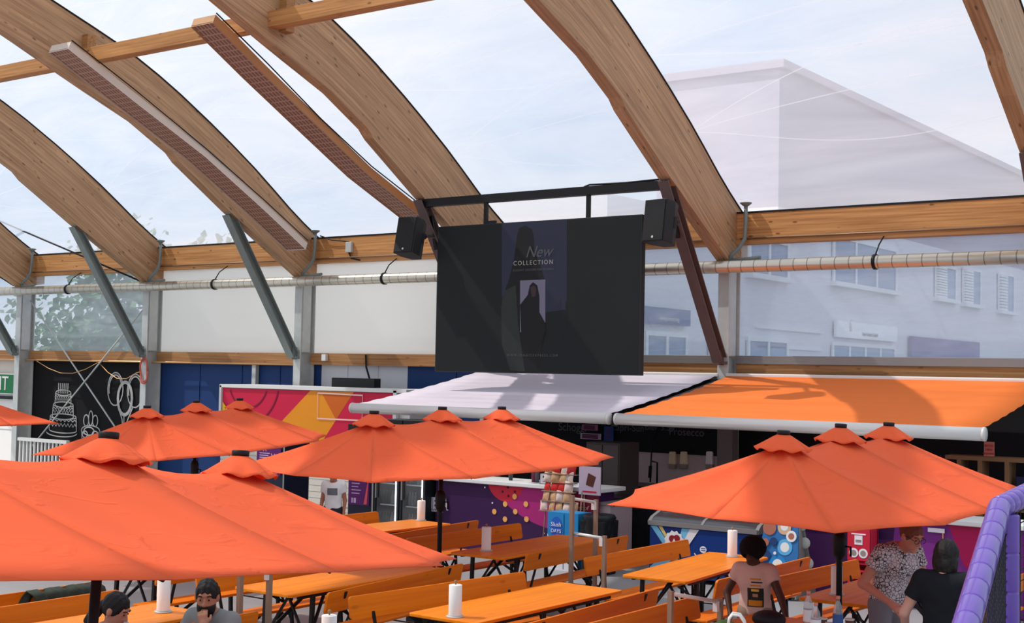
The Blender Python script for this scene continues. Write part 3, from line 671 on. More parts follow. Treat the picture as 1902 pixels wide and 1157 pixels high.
# back wall of the stand: menu boards, tiles, dispensers
mb = MB(); mb.bbox((-15.3, -.56, 1.42), (-10.42, -.50, 2.70)); t0 = link('menu_board', mb, pmat('menu_black', lin(16, 18, 22), 0.8), origin=(-12.8, -.5, 1.42)); tag(t0, 'long black chalk menu board on the back wall of the snack stand', 'menu board')
LOC[t0.name] = V3((-12.8, -.5, 1.42)); chalkd = pmat('faint_chalk', lin(96, 98, 104), 0.9)
for s, u, v, sz in (('Schoggi', 1063, 794, .2), ('Capri-Sun', 1165, 795, .17), ('Bier 3.50', 1225, 794, .16), ('Prosecco', 1275, 803, .18)):
    q = onY(u, v, -.57); text('chalk_text', s, sz, chalkd, t0, q, ext=.0005)
mb = MB(); mb.bbox((-12.25, -.52, .75), (-10.42, -.44, 1.42)); mb2 = struct(link('wall_back', mb, pmat('grey_tile_wall', lin(196, 178, 176), 0.5)))
mb = MB(); mb.bbox((-10.40, -.6, 0), (-10.12, -.4, 2.7)); tag(link('door_jamb', mb, pmat('grey_jamb', lin(120, 112, 110), 0.6), origin=(-10.3, -.5, 0)), 'grey upright board right of the menu board', 'board')
ivory = pmat('ivory_plastic', lin(226, 210, 170), 0.4); grey_p = pmat('grey_plastic', lin(150, 138, 128), 0.5)
for u, mt, l in ((1248, ivory, 'ivory soap dispenser, left of the pair on the stand wall'), (1269, ivory, 'ivory soap dispenser, right of the pair on the stand wall'), (1317, wp, 'pale paper dispenser right of the two soap dispensers')):
    q = onY(u, 853, -.60); t = thing('dispenser', l, 'dispenser', (q.x, -.57, q.z), 0, 'dispensers on the stand wall')
    b = MB(); b.box((0, 0, .02), (.13, .1, .22), taper=.86); link('cover', b, mt, t, bevel=.02)
    b = MB(); b.box((0, .0, -.125), (.115, .085, .07), taper=1.1); link('base', b, grey_p, t, bevel=.01)
q = onY(1210, 870, -.9); t = thing('tap_hose', 'black hanging spray hose tap above the stand sink', 'tap', (q.x, -.9, .9))
b = MB(); X = q.x; b.tube([(X - .06, -.6, 1.8), (X - .04, -.7, 1.74), (X, -.9, 1.55), (X + .02, -.95, 1.3), (X + .01, -.95, .95)], .014, 8); link('hose', b, black, t, world=True)
b = MB(); b.tube([(X + .14, -.95, .92), (X + .14, -.95, 1.28), (X + .02, -.95, 1.3)], .016, 8); link('riser', b, black, t, world=True)
b = MB(); b.tube([(X + .01, -.95, 1.22), (X + .01, -.97, 1.02)], .03, 10); link('spray_head', b, black, t, world=True)
mb = MB(); mb.bbox((-12.3, -1.25, 0), (-9.6, -.6, .86)); mb.bbox((-12.3, -1.3, .86), (-9.6, -.56, .90)); tag(link('sink_bench', mb, pmat('dark_steel', lin(66, 66, 70), 0.35, 0.6), origin=(-11, -.9, 0)), 'dark steel sink bench along the stand back wall', 'bench')
t = thing('drinks_cabinet', 'tall dark grey cabinet beside the snack counter end', 'cabinet', (-11.3, -2.4, 0)); b = MB(); b.bbox((-11.75, -2.5, 0), (-11.12, -1.9, 1.66)); link('body', b, pmat('cabinet_grey', lin(80, 72, 70), 0.5), t, world=True, bevel=.01)
b = MB(); b.bbox((-11.73, -2.52, .1), (-11.44, -2.5, 1.62)); b.bbox((-11.42, -2.52, .1), (-11.14, -2.5, 1.62)); link('door', b, pmat('cabinet_door', lin(92, 84, 82), 0.45), t, world=True)
t = thing('undercounter_fridge', 'low black undercounter fridge between snack counter and freezer', 'fridge', (-10.6, -3.0, 0)); b = MB(); b.bbox((-11.05, -3.2, 0), (-9.4, -2.6, .84)); link('body', b, pmat('black_steel', lin(36, 38, 42), 0.4, 0.3), t, world=True, bevel=.01)
b = MB(); b.bbox((-11.07, -3.24, .84), (-9.38, -2.58, .88)); link('worktop', b, pmat('dark_steel', (0, 0, 0)), t, world=True)
for x in (-10.98, -10.15): 
    b = MB(); b.bbox((x, -3.22, .08), (x + .76, -3.2, .8)); d_ = link('door', b, blackp, t, world=True)
    b = MB(); b.bbox((x + .1, -3.25, .72), (x + .66, -3.22, .745)); link('handle', b, pmat('dark_steel', (0, 0, 0)), d_, world=True)
t = thing('low_cabinet', 'low pale cabinet at the right end of the purple snack counter', 'cabinet', (-10.2, -4.0, 0)); b = MB(); b.bbox((-10.36, -4.3, 0), (-10.16, -3.7, .88)); link('body', b, pmat('pale_cabinet', lin(176, 158, 160), 0.5), t, world=True); b = MB(); b.bbox((-10.375, -4.33, .88), (-10.13, -3.68, .91)); link('top', b, pmat('grey_top', lin(128, 118, 118), 0.5), t, world=True)
for (u0, v0, u1, v1, cc, l) in ((1081, 788, 1110, 800, (150, 96, 116), 'pink price card, upper of two on the stand back wall'), (1078, 804, 1116, 817, (170, 150, 176), 'lilac price card, lower of two on the stand back wall'), (1122, 792, 1139, 820, (30, 60, 130), 'blue and white poster on the stand back wall')):
    a = onY(u0, v0, -.62); bq = onY(u1, v1, -.62); b = MB(); b.bbox((a.x, -.62, bq.z), (bq.x, -.60, a.z)); b.cur = 1
    for i in range(3): zz = bq.z + (a.z - bq.z) * (.25 + .25 * i); b.bbox((a.x + .04, -.623, zz - .012), (bq.x - .06, -.62, zz + .012))
    tag(link('price_card', b, [pmat('card_%d' % u0, lin(*cc), 0.6), pmat('card_print', lin(90, 40, 70), 0.6)], origin=(a.x, -.61, bq.z)), l, 'card')
# glass door fridges
glass = foil('fridge_glass', 0.03, (.9, .93, .95), (.8, .85, .9), gloss=0.08, vary=0.02)
ledm = pmat('fridge_light', (.9, .95, 1), 0.5, emit=(.85, .93, 1), es=4.0)
fr_in = pmat('fridge_inside', lin(92, 98, 102), 0.6)
fr_case = pmat('fridge_case', lin(24, 28, 32), 0.4)
bot = MB(); bot.lathe([(.0, 0), (.03, 0), (.032, .02), (.032, .13), (.012, .18), (.012, .22), (.0, .222)], (0, 0, 0), 10)
bot_m = [pmat('bottle_brown', lin(54, 34, 24), 0.25), pmat('bottle_green', lin(30, 60, 34), 0.25), pmat('bottle_grey', lin(110, 110, 112), 0.25)]
bo = [link('drink_bottle', bot, bm_) for bm_ in bot_m]
first = [True, True, True]
for fi, (x0, side) in enumerate(((-14.52, 'left'), (-13.98, 'right'))):
    t = thing('drinks_fridge', 'black glass door drinks fridge with a bright light strip, %s of the pair' % side, 'fridge', (x0 + .25, -4.1, 0), 0, 'glass door drinks fridges')
    x1 = x0 + .52; b = MB(); y0, y1 = -4.40, -3.82
    b.bbox((x0, y1 - .03, 0), (x1, y1, 1.95)); b.bbox((x0, y0, 0), (x0 + .04, y1 - .03, 1.95)); b.bbox((x1 - .04, y0, 0), (x1, y1 - .03, 1.95)); b.bbox((x0 + .04, y0, 0), (x1 - .04, y1 - .03, .22)); b.bbox((x0 + .04, y0, 1.7), (x1 - .04, y1 - .03, 1.95)); link('case', b, fr_case, t, world=True)
    b = MB(); b.bbox((x0 + .045, y1 - .05, .22), (x1 - .045, y1 - .032, 1.7)); link('liner', b, fr_in, t, world=True)
    for zi in (.24, .58, .92, 1.26):
        b = MB(); b.bbox((x0 + .045, y0 + .06, zi), (x1 - .045, y1 - .06, zi + .018)); link('shelf', b, wp, t, world=True)
        for j in range(6):
            ki = (int(zi * 7) + (j // 3) + fi) % 3
            o = bo[ki] if first[ki] else bo[ki].copy()
            if not first[ki]: COL.objects.link(o)
            first[ki] = False
            o.location = (x0 + .085 + .058 * j, y0 + .11, zi + .0185); tag(o, 'small drink bottle on a shelf in the %s glass door fridge' % side, 'bottle', 'bottles in the %s drinks fridge' % side)
    b = MB(); b.bbox((x0 + .03, y0 - .035, .12), (x1 - .03, y0 - .028, 1.72)); g = link('glass_door', b, glass, t, world=True)
    b = MB()
    for a, bb in (((x0, .1), (x0 + .04, 1.74)), ((x1 - .04, .1), (x1, 1.74)), ((x0 + .04, .1), (x1 - .04, .14)), ((x0 + .04, 1.7), (x1 - .04, 1.74))): b.bbox((a[0], y0 - .045, a[1]), (bb[0], y0 - .02, bb[1]))
    link('door_frame', b, fr_case, t, world=True)
    b = MB(); b.bbox((x0 + .05, y0 - .075, .7), (x0 + .07, y0 - .045, 1.3)); link('handle', b, steel, t, world=True)
    b = MB()
    b.bbox((x1 - .062, y0 - .058, .35), (x1 - .048, y0 - .046, 1.66)); link('light_strip', b, ledm, t, world=True)
pur_d = pmat('poster_purple', lin(92, 30, 104), 0.5)
def machine(x0, x1, Y, zt, label, zp0, zp1):
    t = thing('vending_machine', label, 'machine', ((x0 + x1) / 2, Y + .3, 0), 0, 'dark machines with purple posters')
    b = MB(); b.bbox((x0, Y, 0), (x1, Y + .6, zt)); link('case', b, pmat('navy_case', lin(30, 34, 54), 0.35), t, world=True, bevel=.015)
    b = MB(); b.bbox((x1 - .03, Y - .01, 0), (x1, Y, zt)); link('edge_trim', b, steel, t, world=True)
    b = MB(); yp = Y - .02; b.bbox((x0 + .03, yp, zp0), (x1 - .08, Y, zp1)); w = x1 - x0; h = zp1 - zp0
    b.cur = 1
    for i in range(8): b.bbox((x0 + .1, yp - .002, zp1 - .1 - .045 * i * h / .55), (x0 + .1 + w * .36 - .03 * (i % 3), yp, zp1 - .085 - .045 * i * h / .55))
    b.bbox((x0 + .1, yp - .002, zp0 + .03), (x0 + .13, yp, zp0 + .11)); b.bbox((x0 + .15, yp - .002, zp0 + .03), (x0 + .2, yp, zp0 + .11))
    ribbon(b, [(x0 + w * .28, yp - .003, zp1 - .06), (x0 + w * .33, yp - .003, zp1), (x0 + w * .38, yp - .003, zp1 - .06)], .018)
    b.cur = 2; b.poly([(x0 + w * .66, yp - .003, zp0 + .02), (x0 + w * .78, yp - .003, zp0 + .02), (x0 + w * .84, yp - .003, zp0 + h * .75), (x0 + w * .74, yp - .003, zp0 + h * .35)])
    b.cur = 1; ribbon(b, [(x0 + w * .56, yp - .004, zp0 + h * .8), (x0 + w * .62, yp - .004, zp0 + h * .6), (x0 + w * .68, yp - .004, zp0 + h * .8)], .02)
    link('poster', b, [pur_d, pmat('poster_print', lin(200, 170, 200), 0.5), pmat('poster_red', lin(230, 90, 90), 0.5)], t, world=True)
machine(-15.13, -14.57, -4.40, 1.42, 'dark navy machine with a purple poster left of the drinks fridges', .55, 1.2)
machine(-17.4, -16.7, -4.3, 1.45, 'dark machine with a purple poster under the printed booth front', .9, 1.36)
# snack rack with bags
P = onY(1046, 905, -4.5); RX = P.x
t = thing('snack_rack', 'tiered snack rack with a maroon sign at the counter end', 'rack', (RX, -4.5, 0))
b = MB()
for sx in (-.3, .3): b.tube([(RX + sx, -4.40, 0), (RX + sx, -4.40, 1.4)], .012, 6); b.tube([(RX + sx, -4.60, 0), (RX + sx, -4.42, 1.3)], .010, 6)
link('frame', b, railm, t, world=True)
tiers = ((.76, -4.56, .34), (.90, -4.53, .30), (1.04, -4.50, .26), (1.17, -4.47, .26), (1.29, -4.44, .26))
for z, y, w in tiers:
    b = MB(); b.bbox((RX - .36, y - .03, z - .012), (RX + w - .06, y + .05, z)); link('shelf', b, railm, t, world=True)
a = onY(1078, 905, -4.38); b = MB(); b.bbox((a.x - .35, -4.385, .66), (a.x + .32, -4.365, 1.02)); link('sign_board', b, maroon, t, world=True)
text('lettering', 'Best of', .09, pmat('sign_tan', lin(206, 160, 140), 0.5), t, (a.x + .02, -4.395, .82), shear=.2); text('lettering', 'FRUIT', .10, pmat('sign_tan', (0, 0, 0)), t, (a.x + .02, -4.395, .71), shear=.2)
bag = MB(); bag.grid(lambda s, r: ((s - .5) * .13, -.022 * math.sin(PI * s) ** .5 * math.sin(PI * r) ** .6, r * .14), 8, 8); bag.grid(lambda s, r: ((.5 - s) * .13, .022 * math.sin(PI * s) ** .5 * math.sin(PI * r) ** .6, r * .14), 8, 8)
bagm = [pmat('bag_red', lin(190, 40, 36), 0.35, var=.3, scale=30), pmat('bag_tan', lin(190, 150, 110), 0.35, var=.35, scale=30), pmat('bag_white', lin(214, 190, 180), 0.35, var=.35, scale=30)]
bagn = ['red', 'tan', 'pale']; bo = [link('snack_bag', bag, x) for x in bagm]; first = [True] * 3; n = 0
rnd = random.Random(3)
for ti, (z, y, w) in enumerate(tiers):
    for j in range(5):
        if j * .13 - .3 > w - .08: continue
        ki = (0 if ti in (2, 4) and j % 2 else (1 if (ti + j) % 3 else 2)) if ti != 2 else (0 if j != 3 else 2)
        o = bo[ki] if first[ki] else bo[ki].copy()
        if not first[ki]: COL.objects.link(o)
        first[ki] = False
        o.location = (RX - .3 + .128 * j, y + .01, z + .002); o.rotation_euler = (math.radians(-12), rnd.uniform(-.16, .16), rnd.uniform(-.35, .35)); o.scale = (rnd.uniform(.88, 1.05), 1, rnd.uniform(.85, 1.1))
        row = ('lowest', 'second lowest', 'middle', 'second highest', 'top')[ti]
        tag(o, '%s snack bag on the %s tier of the snack rack' % (bagn[ki], row), 'snack bag', 'snack bags on the rack, %s tier %s' % (row, bagn[ki]))
q = onY(1075, 870, -4.5); t = thing('hanging_poster', 'pale poster with a brown chocolate bar picture behind the snack rack', 'poster', (q.x, -4.45, .95)); b = MB(); b.bbox((q.x - .02, -4.46, 1.02), (q.x + .34, -4.44, 1.42)); b.cur = 1; b.poly([(q.x + .1, -4.465, 1.16), (q.x + .22, -4.465, 1.13), (q.x + .27, -4.465, 1.28), (q.x + .14, -4.465, 1.33)]); b.cur = 2; b.bbox((q.x + .05, -4.464, 1.05), (q.x + .28, -4.46, 1.075)); link('sheet', b, [pmat('poster_pale', lin(206, 186, 200), 0.5), pmat('choc', lin(96, 50, 36), 0.5), red], t, world=True)
# blue and white slush box, black bin
q = onY(1047, 968, -5.0); t = thing('slush_box', 'blue and white printed box in front of the purple counter', 'box', (q.x, -4.8, 0))
b = MB(); b.bbox((q.x - .27, -5.0, 0), (q.x + .24, -4.66, .80)); b.cur = 1
b.poly([(q.x - .27, -5.003, 0), (q.x + .24, -5.003, 0), (q.x + .24, -5.003, .2), (q.x + .2, -5.003, .44), (q.x + .1, -5.003, .3), (q.x, -5.003, .16), (q.x - .1, -5.003, .12), (q.x - .2, -5.003, .36), (q.x - .27, -5.003, .5)])
b.cur = 2; b.bbox((q.x + .0, -5.004, .02), (q.x + .012, -5.002, .78))
link('body', b, [pmat('slush_blue', lin(36, 130, 190), 0.45), pmat('slush_white', lin(226, 228, 232), 0.45), pmat('slush_dark', lin(20, 70, 120), 0.5)], t, world=True)
b = MB(); b.poly([(a[0], -5.005, a[2]) for a in circ((q.x - .12, 0, .58), .1, 18, ry=.16)]); link('badge', b, pmat('badge_blue', lin(40, 90, 190), 0.5), t, world=True)
text('lettering', 'Slush', .085, pmat('badge_red', lin(220, 225, 235), 0.5), t, (q.x - .12, -5.012, .63)); text('lettering', 'DAYS', .07, pmat('badge_red', (0, 0, 0)), t, (q.x - .12, -5.012, .54))
q = onY(1106, 975, -5.0); t = thing('rubbish_bin', 'black bin with a bulging black liner beside the blue box', 'bin', (q.x, -4.9, 0)); b = MB(); b.box((0, 0, .37), (.36, .34, .74), taper=1.12); link('bin_body', b, blackp, t, bevel=.02)
b = MB(); b.lathe([(.19, .48), (.225, .62), (.21, .72), (.235, .77), (.21, .81), (.15, .79)], (0, 0, 0), 22); link('bin_liner', b, pmat('bin_bag', lin(30, 32, 34), 0.35, bump=.5, scale=14), t)
# ice cream chest freezer
t = thing('ice_cream_freezer', 'blue chest freezer with a curved glass lid and an ice cream picture', 'freezer', (-8.5, -4.45, 0))
A0 = onY(1203, 1045, -4.75); x0, x1 = A0.x + .02, A0.x + 1.62; YZ = -4.75; yb = -4.1
b = MB(); b.bbox((x0, YZ, .06), (x1, yb, .72)); link('cabinet', b, pmat('freezer_blue', lin(20, 54, 124), 0.4), t, world=True, bevel=.015)
prof = [(YZ - .01, .72), (YZ - .02, .77), (YZ + .06, .83), (YZ + .25, .89), (YZ + .45, .92), (yb, .93), (yb, .72)]
b = MB(); b.prism([(x0 - .02, y, z) for y, z in prof], (.05, 0, 0)); b.prism([(x1 - .03, y, z) for y, z in prof], (.05, 0, 0)); b.bbox((x0, YZ - .03, .72), (x1, YZ + .0, .78)); b.bbox((x0, yb - .03, .72), (x1, yb, .93)); b.prism([((x0 + x1) / 2 - .02, y, z + .004) for y, z in prof[1:5]] + [((x0 + x1) / 2 - .02, y, z - .02) for y, z in reversed(prof[1:5])], (.04, 0, 0)); link('lid_frame', b, pmat('freezer_frame', lin(128, 124, 122), 0.4), t, world=True)
b = MB(); pp = prof[1:6]; b.grid(lambda a, s: (x0 + .03 + (x1 - x0 - .06) * a, pp[0][0] + (yb - .03 - pp[0][0]) * s, float(np.interp(pp[0][0] + (yb - .03 - pp[0][0]) * s, [k[0] for k in pp], [k[1] for k in pp])) - .004), 2, 14); link('glass_lid', b, pmat('dark_glass', lin(60, 58, 62), 0.12, spec=.7), t, world=True)
b = MB(); kk = 0
def fp(pts, mi):
    global kk; kk += 1; b.cur = mi; b.poly([(x0 + x, YZ - .004 - .0012 * kk, z) for x, z in pts])
fp([(.02, .71), (.12, .71), (.42, .35), (.36, .3)], 0); fp([(.14, .71), (.20, .71), (.38, .45), (.34, .45)], 3); fp([(.5, .71), (.72, .71), (.5, .45), (.45, .5)], 0); fp([(.62, .71), (.76, .71), (.47, .30), (.44, .36)], 1)
fp([(.02, .08), (.3, .08), (.36, .34), (.1, .22), (.02, .16)], 0); fp([(.06, .1), (.2, .1), (.32, .26)], 3); fp([(.42, .34), (.44, .30), (.56, .12), (.5, .09)], 0)
fp([(.30, .42), (.48, .42), (.41, .10), (.37, .10)], 4)
cpts = []
for i in range(24): r = .135 + (.022 if i % 2 else 0); a = 2 * PI * i / 24; cpts.append((.39 + r * math.cos(a), .52 + r * math.sin(a)))
fp(cpts, 1); fp([(a_[0], a_[2]) for a_ in circ((.36, 0, .56), .05, 14)], 2); fp([(a_[0], a_[2]) for a_ in circ((.43, 0, .57), .05, 14)], 2); fp([(.39, .57), (.35, .49), (.43, .49)], 1)
link('picture_print', b, [pmat('pr_lblue', lin(120, 190, 224), 0.5), pmat('pr_white', lin(232, 226, 226), 0.5), pmat('pr_cherry', lin(140, 30, 40), 0.5), pmat('pr_gold', lin(220, 196, 120), 0.5), pmat('pr_cone', lin(200, 110, 60), 0.5)], t, world=True)
b = MB(); b.cur = 0
yy = YZ - .022
def stroke(pts, w=.016): ribbon(b, [(x0 + x, yy, z) for x, z in pts], w)
stroke([(.70, .40), (.76, .33), (.80, .26)]); stroke([(.89, .38), (.86, .30), (.83, .26), (.80, .32)]); stroke(ell(.71, .27, .035, .04, 200, -60, 12)); stroke([(1.0, .34), (1.05, .40), (1.10, .34)]); stroke(ell(.98, .26, .04, .045, 30, 330, 14)); stroke([(1.06, .22), (1.07, .28), (1.10, .3), (1.12, .24), (1.16, .29), (1.18, .23)])
b.poly([(x0 + a_[0], yy - .001, a_[2]) for a_ in circ((.83, 0, .46), .05, 18, ry=.045)]); b.cur = 1
for i in range(2): b.bbox((x0 + .80, yy - .004, .445 + .025 * i), (x0 + .865, yy - .001, .455 + .025 * i))
link('lettering', b, [letter, pmat('freezer_blue', (0, 0, 0))], t, world=True)
mb = MB(); mb.bbox((x0 + .28, -3.95, 0), (x0 + .31, -3.9, 1.05)); mb.bbox((x0 + .3, -3.96, .55), (x0 + 1.2, -3.9, 1.1)); mb.cur = 1; mb.bbox((x0 + .75, -3.965, .9), (x0 + 1.1, -3.96, .99)); tag(link('red_board', mb, [pmat('board_red', lin(170, 24, 60), 0.5), pmat('board_gold', lin(190, 140, 40), 0.5)], origin=(x0 + .7, -3.93, 0)), 'dark red board with a gold stripe behind the chest freezer', 'board')
# ice cream price stand
q0 = onY(1450, 1010, -5.0); SX = q0.x
t = thing('price_stand', 'folding ice cream price stand with a blue scalloped poster', 'sign', (SX, -5.0, 0))
b = MB(); b.prism([(SX - .28, -5.14, .05), (SX + .22, -5.14, .05), (SX + .22, -5.12, .07), (SX - .28, -5.12, .07)], (0, .01, .01))
pts = [(-.27, .02), (.22, .02), (.28, .55), (.25, 1.0), (-.18, 1.0), (-.24, .55)]
b = MB(); b.prism([(SX + x, -5.18 + .14 * z, z) for x, z in reversed(pts)], (0, .015, .0)); b.cur = 1
def onst(x, z, kz=1): return (SX + x, -5.184 + .14 * z - .0012 * kz, z)
import itertools
rr = random.Random(5); kz = 1
cols = 8
for (x, z, r, ci) in ((.1, .64, .10, 1), (.1, .64, .06, 2), (.02, .42, .12, 3), (.02, .42, .07, 2), (-.12, .86, .09, 4), (.08, .88, .09, 5), (.08, .89, .05, 2), (.18, .78, .07, 2), (.18, .78, .04, 4), (-.16, .52, .08, 6), (-.16, .3, .07, 7), (-.12, .2, .06, 5), (.08, .2, .08, 1), (-.05, .7, .05, 6), (-.16, .68, .05, 4), (.1, .34, .03, 2), (-.02, .56, .02, 2), (-.08, .14, .05, 7)):
    kz += 1; b.cur = ci; b.poly([onst(x + r * math.cos(a * PI / 9), z + r * math.sin(a * PI / 9), kz) for a in range(18)])
link('poster', b, [pmat('st_blue', lin(50, 110, 170), 0.45), pmat('st_sky', lin(90, 170, 220), 0.45), pmat('st_white', lin(226, 224, 222), 0.45), pmat('st_blue2', lin(40, 130, 196), 0.45), pmat('st_brown', lin(170, 104, 84), 0.45), pmat('st_tan', lin(206, 170, 140), 0.45), pmat('st_navy', lin(34, 60, 110), 0.45), pmat('st_green', lin(90, 150, 80), 0.45)], t, world=True)
b = MB(); b.prism([(SX + .26, -5.03, 1.0), (SX + .26, -4.75, .02), (SX + .26, -5.15, .02)], (.02, 0, 0))
b.prism([(SX - .2, -5.03, 1.02), (SX + .3, -5.03, 1.02), (SX + .36, -4.72, .02), (SX - .26, -4.72, .02)], (0, .012, 0)); link('rear_panel', b, pmat('grey_board', lin(130, 132, 130), 0.5), t, world=True)
b = MB()
for z in (.45, .7, .92):
    b = MB(); b.lathe([(.02, -.008), (.07, -.008), (.07, .008), (.02, .008)], (SX + .34 - (z - .45) * .12, -4.86 - z * .16, z), 14, Matrix.Rotation(PI / 2, 3, 'X'))
    link('scallop_edge', b, pmat('scallop', lin(176, 176, 172), 0.5), t, world=True)
# right hand counter
YR = -4.6
t = thing('snack_counter', 'purple and magenta counter under the orange awning behind the freezer', 'counter', (-5.6, -4.3, 0))
m = MB(); m.bbox((-7.35, YR, 0), (-3.9, -4.1, 1.04)); link('counter_body', m, purple, t, world=True)
m = MB(); m.bbox((-7.4, -4.7, 1.04), (-3.85, -4.0, 1.10)); link('worktop', m, white, t, world=True, bevel=.01)
m = MB(); k[0] = 0
def art3(mi, pts):
    k[0] += 1; q_ = clip([(x, YR - .002 - .0012 * k[0], z) for x, z in pts], -7.34, -3.91, .02, 1.035)
    if len(q_) > 2: m.cur = mi; m.poly(q_)
art3(1, [(-6.0, .02), (-3.9, .02), (-3.9, 1.03), (-5.9, 1.03)]); art3(2, [xz(1760, 970, YR), xz(1850, 960, YR), xz(1850, 1100, YR), xz(1790, 1050, YR)])
link('printed_front', m, [purple, vio, pmat('print_cerise', lin(178, 24, 84), 0.45)], t, world=True)
q = onY(1739, 985, YR - .03); m = MB(); m.box((q.x, q.y, q.z), (.2, .012, .05)); m.cur = 1; m.box((q.x + .08, q.y, q.z - .15), (.012, .01, .26)); link('price_label', m, [letter, dot], t, world=True)
t = thing('crisps_stand', 'tall red stand with white emblems beside the umbrella pole', 'stand', (onY(1595, 1040, -4.95).x, -4.9, 0)); TX = LOC[t.name].x
m = MB(); m.bbox((TX - .14, -4.95, 0), (TX - .10, -4.7, .93)); m.bbox((TX + .10, -4.95, 0), (TX + .14, -4.7, .93)); m.bbox((TX - .14, -4.72, 0), (TX + .14, -4.68, .93)); m.bbox((TX - .14, -4.96, .55), (TX + .14, -4.94, .93)); link('frame', m, red, t, world=True)
for i in range(6): 
    m = MB(); m.bbox((TX - .10, -4.94, .05 + .09 * i), (TX + .10, -4.72, .07 + .09 * i)); link('shelf', m, red, t, world=True)
m = MB(); m.cur = 0
m.bbox((TX - .09, -4.965, .86), (TX + .09, -4.96, .875)); m.bbox((TX - .05, -4.965, .74), (TX + .05, -4.96, .85)); m.cur = 1; m.bbox((TX - .035, -4.968, .77), (TX + .035, -4.965, .80)); m.cur = 0
for sx in (-.06, .06): m.cur = 0; m.poly([(a_[0], -4.964, a_[2]) for a_ in circ((TX + sx, 0, .64), .058, 18)]); m.cur = 1; m.poly([(a_[0], -4.967, a_[2]) for a_ in circ((TX + sx, 0, .64), .035, 16)])
link('emblem', m, [letter, grey_p], t, world=True)
# back shelf and notice at the right
q = onY(1840, 850, -.8)
t = thing('back_shelf', 'light wooden compartment shelf under the orange awning at the right edge', 'shelf', (-5.7, -.7, 0)); m = MB()
m.bbox((-6.5, -.95, 1.60), (-4.6, -.6, 1.66)); m.bbox((-6.5, -.95, .9), (-4.6, -.6, .95))
for x in (-6.3, -6.0, -5.62, -5.1): m.bbox((x - .03, -.95, 0), (x + .03, -.6, 1.6))
link('frame', m, pmat('pale_wood', lin(150, 116, 84), 0.6), t, world=True)
m = MB(); m.bbox((-5.5, -.9, .96), (-5.15, -.65, 1.4)); m.cur = 1
for i in range(3): m.bbox((-5.46, -.905, 1.02 + .1 * i), (-5.2, -.9, 1.06 + .1 * i))
tag(link('stacked_box', m, [pmat('navy_box', lin(34, 40, 80), 0.5), pmat('box_stripe', lin(120, 130, 160), 0.5)], origin=(-5.3, -.8, .95)), 'navy striped box in the wooden back shelf at the right', 'box')
a = onY(1828, 820, -.97); bq = onY(1847, 848, -.97); t = thing('notice', 'small pink paper notice with red lines under the orange awning', 'notice', (a.x, -.97, bq.z)); m = MB(); m.bbox((a.x, -.98, bq.z), (bq.x, -.965, a.z)); link('sheet', m, pmat('pink_paper', lin(206, 130, 116), 0.7), t, world=True)
for i, (s, sz) in enumerate((('BITTE', .05), ('HIER', .05), ('BEZAHLEN', .035))): text('lettering', s, sz, red, t, ((a.x + bq.x) / 2, -.985, a.z - .06 - .055 * i))
# ================================================================== tables and benches
def make_table():
    t = thing('beer_table', 'x', 'table', (0, 0, 0))
    m = MB(); pts = [(-.35, -1.08), (-.33, -1.1), (.33, -1.1), (.35, -1.08), (.35, 1.08), (.33, 1.1), (-.33, 1.1), (-.35, 1.08)]; m.prism([(x, y, .742) for x, y in reversed(pts)], (0, 0, .028)); link('tabletop', m, tablew, t, bevel=.006)
    m = MB(); 
    for x in (-.30, .30): m.box((x, 0, .725), (.03, 1.9, .034))
    link('top_rail', m, black, t)
    for s in (-1, 1):
        m = MB(); y = s * .78
        for x in (-.29, .29): m.bar((x, y, 0), (x, y - s * .03, .73), .035, .035)
        m.bar((-.29, y, .25), (.29, y, .25), .012, .012); m.bar((-.29, y - s * .03, .71), (.29, y - s * .03, .71), .03, .03)
        lg = link('trestle_leg', m, black, t)
        m = MB()
        for x in (-.27, .27): m.bar((x, y, .30), (x * .3, y - s * .42, .71), .022, .03)
        m.bar((-.27, y, .28), (0, y - s * .02, .68), .02, .02); m.bar((.27, y, .28), (0, y - s * .02, .68), .02, .02); link('brace', m, black, lg)
    return t
def make_bench():
    """x = 0 is the top of the backrest, the seat lies towards +x"""
    t = thing('beer_bench', 'x', 'bench', (0, 0, 0))
    m = MB(); m.box((.24, 0, .455), (.26, 2.2, .028)); link('seat', m, benchw, t, bevel=.008)
    m = MB(); z0, z1 = .665, .85; r = .03
    pl = []
    for cy_, cz_, a0 in ((1.1 - r, z1 - r, 0), (-1.1 + r, z1 - r, 90), (-1.1 + r, z0 + r, 180), (1.1 - r, z0 + r, 270)):
        for i in range(5): a_ = math.radians(a0 + 22.5 * i); pl.append((cy_ + r * math.cos(a_), cz_ + r * math.sin(a_)))
    m.prism([(.012 + (z1 - z) * .18, y, z) for y, z in pl], (.022, 0, 0)); link('backrest', m, benchw, t)
    for y in (-.85, .85):
        m = MB(); m.bar((.06, y, .70), (.14, y, .42), .03, .012, (1, 0, 0)); m.bar((.012, y, .83), (.07, y, .66), .035, .012, (1, 0, 0)); m.bar((.12, y, .425), (.32, y, .425), .03, .02); link('backrest_support', m, black, t)
    for s in (-1, 1):
        m = MB(); y = s * .80
        for x in (.14, .34): m.bar((x, y, 0), (x, y - s * .04, .44), .03, .03)
        m.bar((.14, y, .14), (.34, y, .14), .012, .012); lg = link('trestle_leg', m, black, t)
        m = MB(); m.bar((.15, y, .08), (.33, y - s * .03, .40), .018, .018); m.bar((.33, y, .08), (.15, y - s * .03, .40), .018, .018); m.bar((.24, y, .25), (.24, y - s * .35, .43), .02, .025); link('brace', m, black, lg)
    return t
TB = make_table(); BN = make_bench(); used = [False, False]
